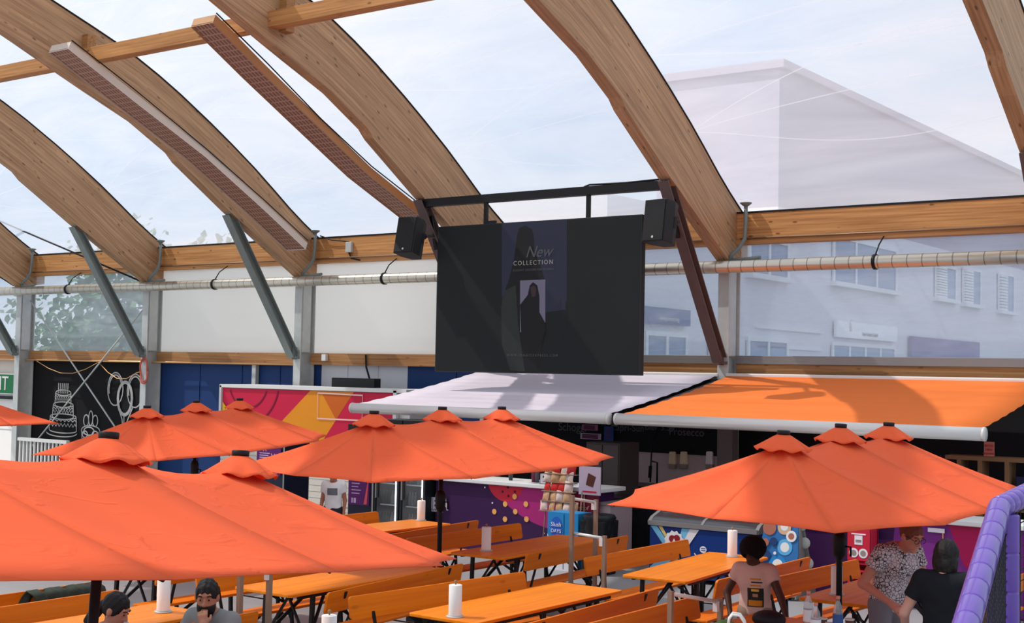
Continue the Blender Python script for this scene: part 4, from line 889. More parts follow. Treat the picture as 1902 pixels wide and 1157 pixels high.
def place(proto, i, x, y, rot, label, group):
    loc = (x, y, 0)
    if not used[i]:
        used[i] = True; o = proto; o.location = loc; o.rotation_euler = (0, 0, rot); LOC[o.name] = V3(loc); o['label'] = label; o['group'] = group; return o
    return dup(proto, loc, rot, label, group)
G1, G2 = 'orange folding beer tables', 'orange folding beer benches with backrests'
R = math.radians
for x, y, r, l in ((-6.80, -11.15, 0, 'orange beer table in the foreground centre with a paper roll near its left end'), (-8.90, -8.02, 2, 'beer table half in shade in front of the blue slush box'), (-11.32, -8.05, -3, 'beer table farthest back left, in front of the drinks fridges'),
                   (-6.70, -8.12, 5, 'bright orange beer table in front of the chest freezer'), (-4.72, -8.2, 0, 'beer table behind the right umbrella pole beside the standing woman'), (-8.82, -11.2, 1, 'beer table under the tip of the big front umbrella, half lit'),
                   (-8.62, -14.42, 1, 'beer table at the bottom left between the seated woman and man'), (-4.66, -11.40, 0, 'beer table at the bottom right with bottles and bags on it'), (-10.95, -11.2, 0, 'beer table glimpsed below the front umbrella behind the ponytail woman'), (-6.80, -14.42, 0, 'beer table cut by the bottom edge, holding the lowest paper roll')):
    place(TB, 0, x, y, R(r), l, G1)
for x, y, r, side, l in ((-8.07, -11.25, 7, 1, 'beer bench on the near side of the half lit table, lit backrest end at left'), (-7.60, -11.28, -6, 0, 'dark backed beer bench behind the foreground centre table'), (-5.93, -11.27, 3, 1, 'beer bench in front of the foreground table with a shaded reddish backrest'),
                         (-8.19, -8.06, 2.5, 1, 'beer bench with brown shaded backrest before the slush box table'), (-9.93, -7.95, 0, 0, 'beer bench against the purple counter behind the shaded table'), (-10.35, -8.05, 6, 1, 'beer bench in front of the farthest back left table'), (-12.1, -8.2, 0, 0, 'beer bench nearest the drinks fridges, barely showing above the umbrella edge'),
                         (-7.58, -7.9, 0, 0, 'beer bench with orange backrest directly in front of the freezer picture'), (-5.83, -8.30, 1, 1, 'beer bench in front of the ice cream price stand, slotted backrest end'), (-5.50, -8.12, -3, 0, 'beer bench whose orange backrest ends behind the right umbrella pole'), (-5.58, -11.4, 0, 0, 'beer bench left of the child, seen just behind the bottom right metal rail'),
                         (-9.36, -14.5, 1, 0, 'beer bench at the bottom left corner passing behind the umbrella pole'), (-7.72, -14.42, 1, 1, 'beer bench the bearded man and ponytail woman sit on'), (-9.80, -14.4, 1, 1, 'beer bench at the left edge with a dark green jacket over its backrest'), (-9.62, -11.3, 2, 0, 'beer bench behind the bearded man'),
                         (-10.12, -11.25, 0, 1, 'beer bench glimpsed just under the front umbrella left of the paper roll'), (-3.75, -7.6, 0, 1, 'beer bench behind the standing woman at the right')):
    place(BN, 1, x, y, R(r + (180 if side else 0)), l, G2)
# paper towel rolls on stands
def roll(u, v, label, z=.77, P=None, h=.245):
    P = P or onZ(u, v, z); t = thing('paper_roll', label, 'paper towel roll', (P.x, P.y, z), 0, 'paper towel rolls on the tables')
    m = MB(); m.lathe([(.07, 0), (.07, .012), (.0, .012)], (0, 0, 0), 18); link('stand_foot', m, galv, t)
    m = MB(); m.lathe([(.018, .014), (.052, .014), (.053, .02), (.053, .014 + h), (.049, .018 + h), (.018, .018 + h)], (0, 0, 0), 24); link('roll', m, paper, t)
    m = MB(); m.tube([(0, 0, .012), (0, 0, h + .035)], .006, 8); m.sphere((0, 0, h + .042), .014); link('rod', m, pmat('pale_wood', (0, 0, 0)), t)
roll(845, 1146, 'white paper towel roll on the foreground centre table', h=.24); roll(903, 1023, 'shaded paper towel roll on the table in front of the slush box'); roll(782, 967, 'sunlit paper towel roll on the table before the drinks fridges')
roll(1360, 1034, 'paper towel roll on the bright table in front of the freezer', h=.27); roll(1554, 1105, 'paper towel roll right beside the right umbrella pole'); roll(303, 1137, 'paper towel roll on the table between the woman and the man'); roll(631, 1190, 'paper towel roll at the bottom edge left of the foreground table', P=V3((-6.55, -13.8, .77)), h=.24)
# ================================================================== parasols
ucl = N('parasol_cloth'); p = ucl.n('BsdfPrincipled', Roughness=0.85); p.inputs['Base Color'].default_value = (*lin(250, 110, 66), 1); p.inputs['Specular IOR Level'].default_value = 0.2
tc = ucl.n('TexCoord'); mp = ucl.n('Mapping'); mp.inputs['Scale'].default_value = (1.2, 1.0, 6); nz = ucl.n('TexNoise', Scale=2.2, Detail=3.0, Distortion=1.5); ucl.l(tc.outputs['Object'], mp.inputs['Vector']); ucl.l(mp.outputs[0], nz.inputs['Vector'])
mrr = ucl.n('MapRange'); mrr.inputs[1].default_value = .55; mrr.inputs[2].default_value = .75; ucl.l(nz.outputs['Fac'], mrr.inputs[0])
bp = ucl.n('Bump', Strength=0.28, Distance=0.03); ucl.l(mrr.outputs[0], bp.inputs['Height']); ucl.l(bp.outputs[0], p.inputs['Normal'])
tr = ucl.n('BsdfTranslucent', Color=(*lin(250, 96, 60), 1)); ms = ucl.n('MixShader', Fac=.22); ucl.l(p.outputs[0], ms.inputs[1]); ucl.l(tr.outputs[0], ms.inputs[2]); ucl.surf(ms.outputs[0]); ucl = ucl.m
ZE, ZH = 1.75, 2.235
PER = [(-.9, -2.38), (0, -2.42), (.9, -2.38), (1.3, -1.25), (1.33, 0), (1.3, 1.25), (.9, 2.38), (0, 2.42), (-.9, 2.38), (-1.3, 1.25), (-1.33, 0), (-1.3, -1.25)]
HUB = [V3((0, -1.22, ZH)), V3((0, 0, ZH + .02)), V3((0, 1.22, ZH))]
def make_parasol():
    t = thing('parasol', 'x', 'umbrella', (0, 0, 0))
    P = [V3((x, y, ZE)) for x, y in PER]
    cells = [(0, 0, 11, 0), (0, 0, 0, 1), (0, 0, 1, 2), (0, 0, 2, 3), (0, 1, 3, 4), (1, 2, 4, 5), (2, 2, 5, 6), (2, 2, 6, 7), (2, 2, 7, 8), (2, 2, 8, 9), (2, 1, 9, 10), (1, 0, 10, 11)]
    m = MB()
    for h0, h1, a, b in cells:
        A, B, H0, H1 = P[a], P[b], HUB[h0], HUB[h1]
        def fn(r, s, A=A, B=B, H0=H0, H1=H1, quad=(h0 != h1)):
            e = A.lerp(B, s); c_ = (A + B) / 2; e = e + (V3((0, 0, 2)) - c_) * 0; inw = 1 - .035 * math.sin(PI * s); e = V3((e.x * inw, e.y * inw, e.z))
            h = H0.lerp(H1, s); 
            if quad: h = h - V3((0, 0, .06 * math.sin(PI * s)))
            q = h.lerp(e, r); return q - V3((0, 0, .055 * math.sin(PI * r) ** 1 * (.35 + .65 * math.sin(PI * s))))
        m.grid(fn, 12, 8)
    cn = link('canopy', m, ucl, t, solid=.004)
    m = MB(); hp = []
    for i, (a, b) in enumerate(zip(P, P[1:] + P[:1])): hp += [a.lerp(b, s / 6) * 1 for s in range(6)]
    for i, (h, zz) in enumerate(zip(HUB, (0, .015, 0))):
        m = MB(); rr_ = random.Random(i)
        ph = rr_.uniform(0, 6)
        def cap(r, s, h=h, ph=ph):
            a_ = 2 * PI * s; w = math.sin(8 * a_ + ph) * r ** 4; rad = .02 + .20 * r + .010 * w
            return (h.x + rad * math.cos(a_), h.y + rad * math.sin(a_), h.z + .085 - .125 * r ** 1.25 + .012 * w)
        m.grid(cap, 8, 48); vc = link('vent_cap', m, ucl, t, solid=.003)
        m = MB(); m.lathe([(.0, .07), (.05, .072), (.052, .105), (.046, .11), (0, .11)], h, 16); link('finial', m, blackp, vc)
    hubof = [0, 0, 0, 0, 1, 2, 2, 2, 2, 2, 1, 0]
    for i, e in enumerate(P):
        m = MB(); h = HUB[hubof[i]] - V3((0, 0, .05)); m.tube([h, h.lerp(e, .965) - V3((0, 0, .02))], .009, 6); link('rib', m, black, t)
        m = MB(); m.tube([HUB[hubof[i]] * 1 - V3((0, 0, .45)), h.lerp(e, .5) - V3((0, 0, .02))], .008, 6); link('strut', m, black, t)
    m = MB(); m.tube([(0, 0, .05), (0, 0, ZH + .05)], .026, 14); pl = link('pole', m, black, t)
    m = MB(); m.tube([(0, -1.22, ZH - .45), (0, 1.22, ZH - .45)], .018, 8); link('ridge_bar', m, black, t)
    m = MB(); m.lathe([(.03, 1.19), (.055, 1.23), (.06, 1.37), (.035, 1.42)], (0, 0, 0), 14); m.tube([(.05, 0, 1.3), (.1, 0, 1.3), (.1, 0, 1.22)], .01, 6); link('crank_housing', m, blackp, t)
    m = MB(); m.lathe([(.028, .60), (.030, .60), (.030, .68), (.028, .68)], (0, 0, 0), 14); link('pole_clamp', m, galv, t)
    m = MB(); m.box((0, 0, .03), (.5, .5, .06)); m.lathe([(.05, .06), (.045, .32), (.03, .32)], (0, 0, 0), 14); link('base', m, blackp, t)
    return t
UM = make_parasol()
for i, (x, y, rz, tx, ty, dz, l) in enumerate(((-9.40, -9.08, 3.85, .4, 1.1, -.02, 'coral three-peaked parasol in the middle below the lilac awning'), (-4.56, -9.60, 1.3, .4, 2.0, -.015, 'coral three-peaked parasol at the right in front of the orange awning'),
                                       (-5.56, -16.46, 15.3, -6.0, -1.0, .035, 'big coral parasol in the left foreground, cut by the frame edge'), (-14.71, -8.0, 18.2, 1.6, .3, -.1, 'coral three-peaked parasol behind the big front one at the left'), (-20.1, -9.4, 0, 0, 0, 0, 'coral parasol tip at the far left edge below the EXIT sign'))):
    o = UM if i == 0 else dup(UM)
    o.location = (x, y, 0); o.rotation_euler = (0, 0, R(rz)); LOC[o.name] = V3((x, y, 0)); o['label'] = l; o['group'] = 'coral parasols with three vented peaks'
    T_ = Matrix.Translation((0, 0, ZH + dz)) @ Euler((R(tx), R(ty), 0), 'XYZ').to_matrix().to_4x4() @ Matrix.Translation((0, 0, -ZH))
    for ch in o.children:
        nm = ch.name.split('.')[0]
        if i == 2: ch.matrix_basis = Matrix.Translation(((T_ @ V3((0, 0, 0))).x, (T_ @ V3((0, 0, 0))).y, 0)) if nm == 'base' else T_
        elif nm == 'pole': ch.scale = (1, 1, 1 + dz / ZH)
        elif nm in ('canopy', 'vent_cap', 'rib', 'strut', 'ridge_bar'): ch.matrix_basis = T_
# ================================================================== low metal rails
def at(u, v, d): r_ = ray(u, v); return CAM + r_ * (d / r_.dot(FWD))
def railing(label, posts, rails, name='metal_rail'):
    b0 = at(*posts[0]); t = thing(name, label, 'railing', (b0.x, b0.y, 0), 0, 'slim metal rails between the tables')
    for u, v, d in posts:
        q_ = at(u, v, d); m = MB(); m.bbox((q_.x - .019, q_.y - .019, 0), (q_.x + .019, q_.y + .019, q_.z)); link('post', m, railm, t, world=True)
    for a_, b_ in rails:
        A, B = at(*a_), at(*b_); m = MB(); m.tube([A, B], .016, 10); rl = link('rail', m, alu, t, world=True)
        m = MB(); m.box(A.lerp(B, .93) - V3((0, 0, .04)), (.04, .04, .08)); link('clip', m, alu, rl, world=True)
railing('slim metal rail standing between the shaded table and the freezer bench', [(1063, 920, 13.7), (1107, 928, 14.4), (1123, 995, 13.5)], [((1063, 926, 13.7), (1106, 933, 14.4)), ((1064, 990, 13.7), (1122, 1000, 13.5))])
railing('slim metal rail standing left of the child at the bottom right', [(1246, 1098, 10.3), (1338, 1112, 10.95)], [((1247, 1103, 10.3), (1336, 1118, 10.95))])
railing('slim metal rail under the edge of the big front umbrella', [(447, 1055, 10.6), (501, 1055, 10.8)], [((447, 1058, 10.6), (501, 1058, 10.8))])
# ================================================================== purple padded net frame
padm = pmat('purple_padding', lin(98, 62, 168), 0.28, spec=.6, coat=.3)
netm = pmat('net_cord', lin(30, 34, 34), 0.7)
def padded(mb, a, b, r, seg=.14):
    a, b = V3(a), V3(b); L = (b - a).length; n = max(1, round(L / seg)); pts = []; rr = []
    for i in range(n):
        for f_, k_ in ((0.0, .90), (.03, .99), (.06, 1.0), (.94, 1.0), (.97, .99)): pts.append(a.lerp(b, (i + f_) / n)); rr.append(r * k_)
    pts.append(b); rr.append(r * .9); mb.tube(pts, rr, 18)
t = thing('padded_net_frame', 'purple padded net frame in the bottom right corner', 'net frame', (-1.62, -15.0, 0))
top = at(1857, 942, 5.5); low = at(1796, 1157, 4.5); low2 = low + (low - top) * .5; far = at(1960, 893, 5.9); pst = V3((at(1872, 1000, 5.52).x, at(1872, 1000, 5.52).y, 0))
m = MB(); padded(m, low2, top, .046); link('padded_tube', m, padm, t, world=True)
m = MB(); padded(m, top, far, .046, .05); link('padded_tube', m, padm, t, world=True)
m = MB(); padded(m, pst, pst + V3((0, 0, top.z - .03)), .046, .16); link('padded_tube', m, padm, t, world=True)
p2 = at(1846, 1090, 5.9); m = MB(); padded(m, (p2.x, p2.y, 0), (p2.x, p2.y, 2.02), .03, .16); link('padded_tube', m, padm, t, world=True)
def net(mb, A, B, C_, D, nu, nv, r=.0035):
    A, B, C_, D = map(V3, (A, B, C_, D))
    for i in range(nu + 1): s = i / nu; mb.bar(A.lerp(B, s), D.lerp(C_, s), r, r)
    for j in range(nv + 1): s = j / nv; mb.bar(A.lerp(D, s), B.lerp(C_, s), r, r)
m = MB(); net(m, (low2.x, low2.y, .6), (pst.x, pst.y, .6), pst + V3((0, 0, top.z)), low2, 40, 34); link('net', m, netm, t, world=True)
m = MB(); net(m, (pst.x, pst.y, .8), (far.x, far.y, .8), far, pst + V3((0, 0, top.z)), 12, 30); link('net', m, netm, t, world=True)
# ================================================================== outside
bw = pmat('render_grey', lin(226, 226, 232), 0.9, var=.03); bdark = pmat('window_pane', lin(110, 140, 176), 0.2); bfr = pmat('window_frame_white', lin(236, 238, 240), 0.5); shut = pmat('slat_white', lin(232, 236, 242), 0.5); roofm = pmat('roof_mauve', lin(180, 170, 184), 0.9)
XB = -14.0
t = thing('office_building', 'long grey office building outside seen through the right hand window film', 'building', (-18, 22, 0))
m = MB(); m.bbox((XB - 3, 1.6, 0), (XB, 9.4, 6.3)); m.bbox((XB - 3.4, 9.4, 0), (XB, 46, 6.9)); link('wall', m, bw, t, world=True)
m = MB(); m.bbox((XB - 3.4, 9.4, 6.9), (XB, 46, 10.3)); link('upper_wall', m, pmat('upper_wall_toned_down', lin(172, 164, 180), 0.9), t, world=True)  # same wall coloured darker than below to tone down its sunlit end
m = MB(); yr0, yr1 = 9.4, 46
m.bbox((XB - 3.5, yr0 - .1, 10.3), (XB + .15, yr1, 10.5)); link('roof', m, roofm, t, world=True)
def win(y0, y1, z0, z1, n=1, sh=False):
    f = MB(); f.bbox((XB - .02, y0, z0), (XB + .05, y1, z1)); w = link('window', f, bdark, t, world=True)
    f = MB(); f.bbox((XB + .0, y0 - .1, z0 - .12), (XB + .2, y1 + .1, z0)); f.bbox((XB, y0 - .06, z1), (XB + .08, y1 + .06, z1 + .1))
    for i in range(n + 1): y = y0 + (y1 - y0) * i / n; f.bbox((XB + .03, y - .05, z0), (XB + .08, y + .05, z1))
    if sh:
        for i in range(12): zz = z0 + (z1 - z0) * i / 12; f.bbox((XB + .06, y0, zz), (XB + .16, y0 + (y1 - y0) * .42, zz + (z1 - z0) / 16))
    link('window_frame', f, bfr, w, world=True)
def yz(u, v): q_ = onX(u, v, XB); return q_.y, q_.z
for (u0, v0, u1, v1, n, sh) in ((1545, 455, 1661, 532, 3, False), (1388, 450, 1460, 512, 2, False), (1735, 498, 1772, 555, 1, True), (1786, 503, 1818, 565, 1, True), (1852, 512, 1880, 578, 1, True), (1196, 625, 1270, 662, 2, False), (1386, 635, 1458, 665, 2, False), (1543, 645, 1658, 668, 4, False), (1315, 632, 1340, 665, 1, False)):
    y0, za = yz(u0, (v0 + v1) / 2); y1, zb = yz(u1, (v0 + v1) / 2); z1 = yz((u0 + u1) / 2, v0)[1]; z0 = yz((u0 + u1) / 2, v1)[1]; win(min(y0, y1), max(y0, y1), z0, z1, n, sh)
for zc_ in (3.9, 3.45):
    m = MB(); m.bbox((XB, 8.2, zc_), (XB + .05, 12.0, zc_ + .05)); link('ledge_line', m, bfr, t, world=True)
def fsign(name, label, u0, v0, u1, v1, mt):
    y0 = yz(u0, (v0 + v1) / 2)[0]; y1 = yz(u1, (v0 + v1) / 2)[0]; zc_ = yz((u0 + u1) / 2, (v0 + v1) / 2)[1]; hh = abs(yz(u0, v0)[1] - yz(u0, v1)[1]) / 2
    s_ = thing(name, label, 'sign', (XB + .1, (y0 + y1) / 2, zc_)); m = MB(); m.bbox((XB + .06, y0, zc_ - hh), (XB + .14, y1, zc_ + hh)); link('panel', m, mt, s_, world=True)
    return s_, y0, y1, zc_, hh
s_, y0, y1, zc_, hh = fsign('building_sign', 'blue sign with white writing on the grey building outside', 1150, 570, 1272, 602, pmat('sign_blue', lin(10, 66, 140), 0.5))
text('lettering', 'energiecoaching', hh * .75, white, s_, (XB + .16, (y0 + y1) / 2 + .4, zc_ - hh * .3), rot=(PI / 2, 0, PI / 2))
s_, y0, y1, zc_, hh = fsign('building_sign', 'white sign with grey writing on the grey building outside', 1545, 600, 1658, 631, pmat('sign_white', (1, 1, 1), 0.5, emit=(1, 1, 1), es=.0))
text('lettering', 'Real Handels GmbH', hh * .62, pmat('sign_grey', lin(60, 70, 72), 0.6), s_, (XB + .16, (y0 + y1) / 2 + .1, zc_ - hh * .4), rot=(PI / 2, 0, PI / 2))
m = MB(); yy = y0 + (y1 - y0) * .2; sc_ = hh * .8
ribbon(m, [(XB + .16, yy + sc_ * a_, zc_ + sc_ * b_ + .1) for a_, b_ in ((.5, .9), (0, .8), (-.3, .5), (0, .25), (.3, 0), (.25, -.4), (.5, -.8))], sc_ * .12, (1, 0, 0)); ribbon(m, [(XB + .16, yy + sc_ * a_, zc_ + sc_ * b_ + .1) for a_, b_ in ((-.3, -.1), (-.05, -.2), (-.1, -.8))], sc_ * .14, (1, 0, 0)); link('emblem', m, pmat('sign_grey', (0, 0, 0)), s_, world=True)
fsign('building_sign', 'plain purple sign on the grey building outside', 1685, 629, 1812, 668, pmat('sign_purple', lin(84, 64, 144), 0.5))
leafm = pmat('leaf', lin(70, 116, 70), 0.7, var=.5, scale=1.5, transl=.25); bark = pmat('bark', lin(80, 66, 54), 0.9)
def tree(x, y, h, r, label, n, group='trees outside', zc=None):
    t = thing('tree', label, 'tree', (x, y, 0), 0, group); m = MB(); m.tube([(0, 0, 0), (.1, 0, h * .35), (0, .1, h * .7)], [.22, .16, .07], 8); link('trunk', m, bark, t)
    rn = random.Random(int(x * 7 + y)); m = MB(); vs = []; fs = []
    blobs = [(rn.uniform(-.55, .55) * r, rn.uniform(-.55, .55) * r, h * rn.uniform(.38, .95), r * rn.uniform(.3, .55)) for _ in range(16)]
    for i in range(n):
        bx, by, bz, br = blobs[i % 16]; d = V3((rn.gauss(0, 1), rn.gauss(0, 1), rn.gauss(0, 1))).normalized() * br * rn.uniform(.75, 1.05); p_ = V3((bx, by, bz)) + d
        a_ = V3((rn.gauss(0, 1), rn.gauss(0, 1), rn.gauss(0, 1))).normalized(); b_ = a_.orthogonal().normalized(); s__ = rn.uniform(.10, .2); k_ = len(vs)
        vs += [p_ + a_ * s__, p_ + b_ * s__ * .6, p_ - a_ * s__, p_ - b_ * s__ * .6]; fs.append((k_, k_ + 1, k_ + 2, k_ + 3))
    m.add(vs, fs, False); link('foliage', m, leafm, t)
tree(-34, 6, 6.2, 2.6, 'leafy tree outside the window above the chalkboard, left one', 1800); tree(-31.5, 7.5, 7.0, 2.8, 'leafy tree outside the window above the chalkboard, middle one', 1800); tree(-39, 9, 7.0, 3.2, 'leafy tree outside behind the leftmost window', 1800)
tree(-29.2, 9.5, 6.0, 2.4, 'leafy tree outside the window above the chalkboard, right one', 1500)
# ================================================================== people: one continuous body grown from a signed distance field
def mesh_sdf(fn, lo, hi, h):
    lo = np.array(lo, np.float32); n = np.ceil((np.array(hi) - lo) / h).astype(int) + 1
    ax = [lo[i] + h * np.arange(n[i], dtype=np.float32) for i in range(3)]
    P = np.stack(np.meshgrid(*ax, indexing='ij'), -1).reshape(-1, 3); D = fn(P).reshape(n)
    S_ = D < 0; nx, ny, nz = n - 1
    cnt = np.zeros((nx, ny, nz), np.float32); acc = np.zeros((nx, ny, nz, 3), np.float32)
    C8 = [(i, j, k_) for i in (0, 1) for j in (0, 1) for k_ in (0, 1)]
    for a in C8:
        for d in range(3):
            if a[d]: continue
            b = list(a); b[d] = 1
            sa = tuple(slice(a[i], a[i] + n[i] - 1) for i in range(3)); sb = tuple(slice(b[i], b[i] + n[i] - 1) for i in range(3))
            da, db = D[sa], D[sb]; x = (da < 0) != (db < 0); tt = np.where(x, da / np.where(x, da - db, 1), 0)
            p_ = np.zeros((nx, ny, nz, 3), np.float32); p_[..., 0] = a[0]; p_[..., 1] = a[1]; p_[..., 2] = a[2]; p_[..., d] += tt
            acc += p_ * x[..., None]; cnt += x
    idx = -np.ones((nx, ny, nz), int); mk = cnt > 0; idx[mk] = np.arange(mk.sum())
    I = np.argwhere(mk); V = (I + acc[mk] / cnt[mk][:, None]) * h + lo
    F = []
    for d in range(3):
        e1, e2 = (d + 1) % 3, (d + 2) % 3
        sl = [slice(1, n[i] - 1) for i in range(3)]; sl[d] = slice(0, n[d] - 1); s2 = list(sl); s2[d] = slice(1, n[d])
        A = S_[tuple(sl)]; B = S_[tuple(s2)]; E = np.argwhere(A != B)
        if not len(E): continue
        flip = A[tuple(E.T)]; base = E.copy()
        for i in range(3):
            if i != d: base[:, i] += 1
        def g(o1, o2): q_ = base.copy(); q_[:, e1] -= o1; q_[:, e2] -= o2; return idx[tuple(q_.T)]
        q = np.stack([g(1, 1), g(0, 1), g(0, 0), g(1, 0)], 1); q[~flip] = q[~flip][:, ::-1]; F.append(q)
    return V, (np.concatenate(F) if F else np.zeros((0, 4), int))
class SDF:
    def __init__(s): s.p = []
    def cap(s, a, b, ra, rb, k=.02): s.p.append(('c', np.array(a, np.float32), np.array(b, np.float32), ra, rb, k)); return s
    def ell(s, c, r, k=.02, rot=None): s.p.append(('e', np.array(c, np.float32), np.array(r, np.float32), None if rot is None else np.array(rot, np.float32), k)); return s
    def sub(s, c, r, k=.008): s.p.append(('s', np.array(c, np.float32), np.array(r, np.float32), k)); return s
    def one(s, q, P):
        if q[0] == 'c':
            _, a, b, ra, rb, k = q; ba = b - a; L = max(float(ba @ ba), 1e-9); pa = P - a; t_ = np.clip(pa @ ba / L, 0, 1)
            return np.linalg.norm(pa - t_[:, None] * ba, axis=1) - (ra + (rb - ra) * t_), k
        if q[0] == 'e':
            _, c, r, rot, k = q; x = P - c
            if rot is not None: x = x @ rot
            k0 = np.linalg.norm(x / r, axis=1); k1 = np.linalg.norm(x / (r * r), axis=1); return k0 * (k0 - 1) / np.maximum(k1, 1e-6), k
        _, c, r, k = q; return np.linalg.norm(P - c, axis=1) - r, k
    def __call__(s, P):
        d = None
        for q in s.p:
            v, k = s.one(q, P)
            if q[0] == 's': h = np.clip(.5 - .5 * (d + v) / k, 0, 1); d = d + (-v - d) * h + k * h * (1 - h); continue
            if d is None: d = v; continue
            h = np.clip(.5 + .5 * (v - d) / k, 0, 1); d = v + (d - v) * h - k * h * (1 - h)
        return d
def sdf_obj(name, fn, lo, hi, h, mat, parent):
    V, Fq = mesh_sdf(fn, lo, hi, h); mb = MB(); mb.add([tuple(map(float, v)) for v in V], [tuple(map(int, f)) for f in Fq], True)
    o = link(name, mb, mat, parent); return o
def skinmat(n, c): return pmat('skin_' + n, c, 0.5, var=.06, scale=8)
def hand(S_, w, d, nrm, side, s=1.0, curl=.5, thumb_in=1):
    """w wrist, d direction of the hand, nrm palm normal (where the fingers close to), side +1/-1 thumb side across"""
    w, d, nrm = V3(w), V3(d).normalized(), V3(nrm); nrm = (nrm - d * nrm.dot(d)).normalized(); x = d.cross(nrm).normalized() * side
    S_.cap(w, w + d * .03 * s, .021 * s, .024 * s, .02)
    for q in (-.024, -.008, .008, .024): S_.cap(w + d * .025 * s + x * q * .8 * s, w + d * .085 * s + x * q * s, .014 * s, .0125 * s, .012)
    for q, L in ((.029, .072), (.010, .082), (-.009, .076), (-.027, .058)):
        p0 = w + d * .088 * s + x * q * s; dd = d.copy(); r0 = .0092
        for j in range(3):
            dd = (dd * math.cos(curl * .75) + nrm * math.sin(curl * .75)).normalized(); n2 = (nrm - dd * nrm.dot(dd))
            p1 = p0 + dd * L * s * (.44, .31, .25)[j]; S_.cap(p0, p1, r0 * s, (r0 - .0008) * s, .004); p0 = p1; r0 -= .0008
    p0 = w + d * .03 * s + x * .022 * s; td = (d * .65 + x * .75 + nrm * .25).normalized(); p1 = p0 + td * .038 * s; S_.cap(p0, p1, .0125 * s, .011 * s, .01); td2 = (d * .9 + x * .2 + nrm * .4).normalized(); S_.cap(p1, p1 + td2 * .03 * s, .0105 * s, .009 * s, .005)
def person(label, loc, rz, H, skin, J, head, hair, clothes, group=None, curl=(.4, .4), fem=False, hres=.0085):
    """J: joints in metres for the unscaled 1.70 m figure, facing +y, right side +x"""
    s = H / 1.70; t = thing('person', label, 'person', loc, rz, group)
    g = lambda k_: V3(J[k_]) * s
    B = SDF(); pel, wai, che, nek = g('pelvis'), g('waist'), g('chest'), g('neck'); hd = g('head')
    B.ell(pel, (.165 * s, .115 * s, .12 * s), .05); B.ell(wai, (.135 * s, .098 * s, .14 * s), .06); B.ell(che, ((.155 if fem else .172) * s, .112 * s, .17 * s), .06)
    if fem: 
        for sx in (-.07, .07): B.ell(che + V3((sx * s, .085 * s, -.02 * s)), (.06 * s, .055 * s, .06 * s), .04)
    B.cap(g('shR'), g('shL'), .055 * s, .055 * s, .07); B.cap(nek, hd + V3((0, -.015 * s, -.06 * s)), .052 * s, .048 * s, .03)
    Rh = head['rot'] if 'rot' in head else Euler((math.radians(head.get('pitch', 0)), math.radians(head.get('roll', 0)), math.radians(head.get('yaw', 0))), 'XYZ').to_matrix()
    hl = lambda x, y, z: hd + Rh @ (V3((x, y, z)) * s)
    rot = [[Rh[i][j] for j in range(3)] for i in range(3)]
    B.ell(hl(0, -.012, .022), (.076 * s, .094 * s, .098 * s), .03, rot); B.ell(hl(0, .026, -.045), (.058 * s, .066 * s, .072 * s), .035, rot)
    B.cap(hl(-.012, .07, -.098), hl(.012, .07, -.098), .02 * s, .02 * s, .02); B.cap(hl(-.036, .078, .034), hl(.036, .078, .034), .012 * s, .012 * s, .012)
    for sx in (-.033, .033): B.sub(hl(sx, .098, .010), .017 * s, .012)
    for sx in (-.031, .031): B.ell(hl(sx, .077, .008), (.0125 * s,) * 3, .003)
    B.cap(hl(0, .088, .012), hl(0, .108, -.026), .008 * s, .012 * s, .008); B.cap(hl(-.010, .094, -.03), hl(.010, .094, -.03), .010 * s, .010 * s, .006)
    B.cap(hl(-.020, .083, -.060), hl(.020, .083, -.060), .0075 * s, .0075 * s, .004); B.cap(hl(-.016, .082, -.071), hl(.016, .082, -.071), .009 * s, .009 * s, .004)
    for sx in (-1, 1): B.ell(hl(sx * .078, -.008, -.008), (.012 * s, .022 * s, .034 * s), .008, rot)
    for k_, sd, cu in (('R', 1, curl[0]), ('L', -1, curl[1])):
        sh, el, wr = g('sh' + k_), g('el' + k_), g('wr' + k_)
        B.cap(sh, el, .052 * s, .039 * s, .03); B.cap(el, wr, .040 * s, .026 * s, .015)
        nr = V3(J.get('palm' + k_, (-sd, 0, 0))); dr = V3(J['hd' + k_]) if 'hd' + k_ in J else (wr - el)
        hand(B, wr, dr, nr, sd * J.get('flip' + k_, 1), s, cu)
        hp, kn, an = g('hip' + k_), g('kn' + k_), g('an' + k_)
        B.cap(hp, kn, .085 * s, .056 * s, .04); B.cap(kn, an, .054 * s, .036 * s, .02); toe = an + V3((0, .14 * s, -.045 * s)); B.cap(an + V3((0, -.02 * s, -.03 * s)), toe, .038 * s, .028 * s, .02)
    pts = [g(k_) for k_ in J if k_[:2] not in ('pa', 'hd', 'fl')]; lo = [min(p_[i] for p_ in pts) - .17 * s for i in range(3)]; hi = [max(p_[i] for p_ in pts) + .2 * s for i in range(3)]
    lo[2] = max(lo[2], -.02)
    sdf_obj('body', B, lo, hi, hres, skin, t)
    # eyes
    for sx in (-.031, .031):
        m = MB(); m.sphere(hl(sx, .0855, .008), .0065 * s, 8, 6); link('eye', m, pmat('eye_dark', lin(24, 18, 16), 0.2), t)
    # clothes: offset shells of the trunk and sleeves
    U = SDF(); o_ = .014 * s
    U.ell(pel, (.165 * s + o_, .115 * s + o_, .12 * s + o_), .05); U.ell(wai, ((.150) * s + o_, .105 * s + o_, .15 * s), .06); U.ell(che, ((.158 if fem else .174) * s + o_, .114 * s + o_, .17 * s), .06)
    if fem:
        for sx in (-.07, .07): U.ell(che + V3((sx * s, .085 * s, -.02 * s)), (.06 * s + o_, .055 * s + o_, .06 * s + o_), .05)
    U.cap(g('shR'), g('shL'), .055 * s + o_, .055 * s + o_, .07)
    slv = clothes.get('sleeve', .6)
    cutp = []
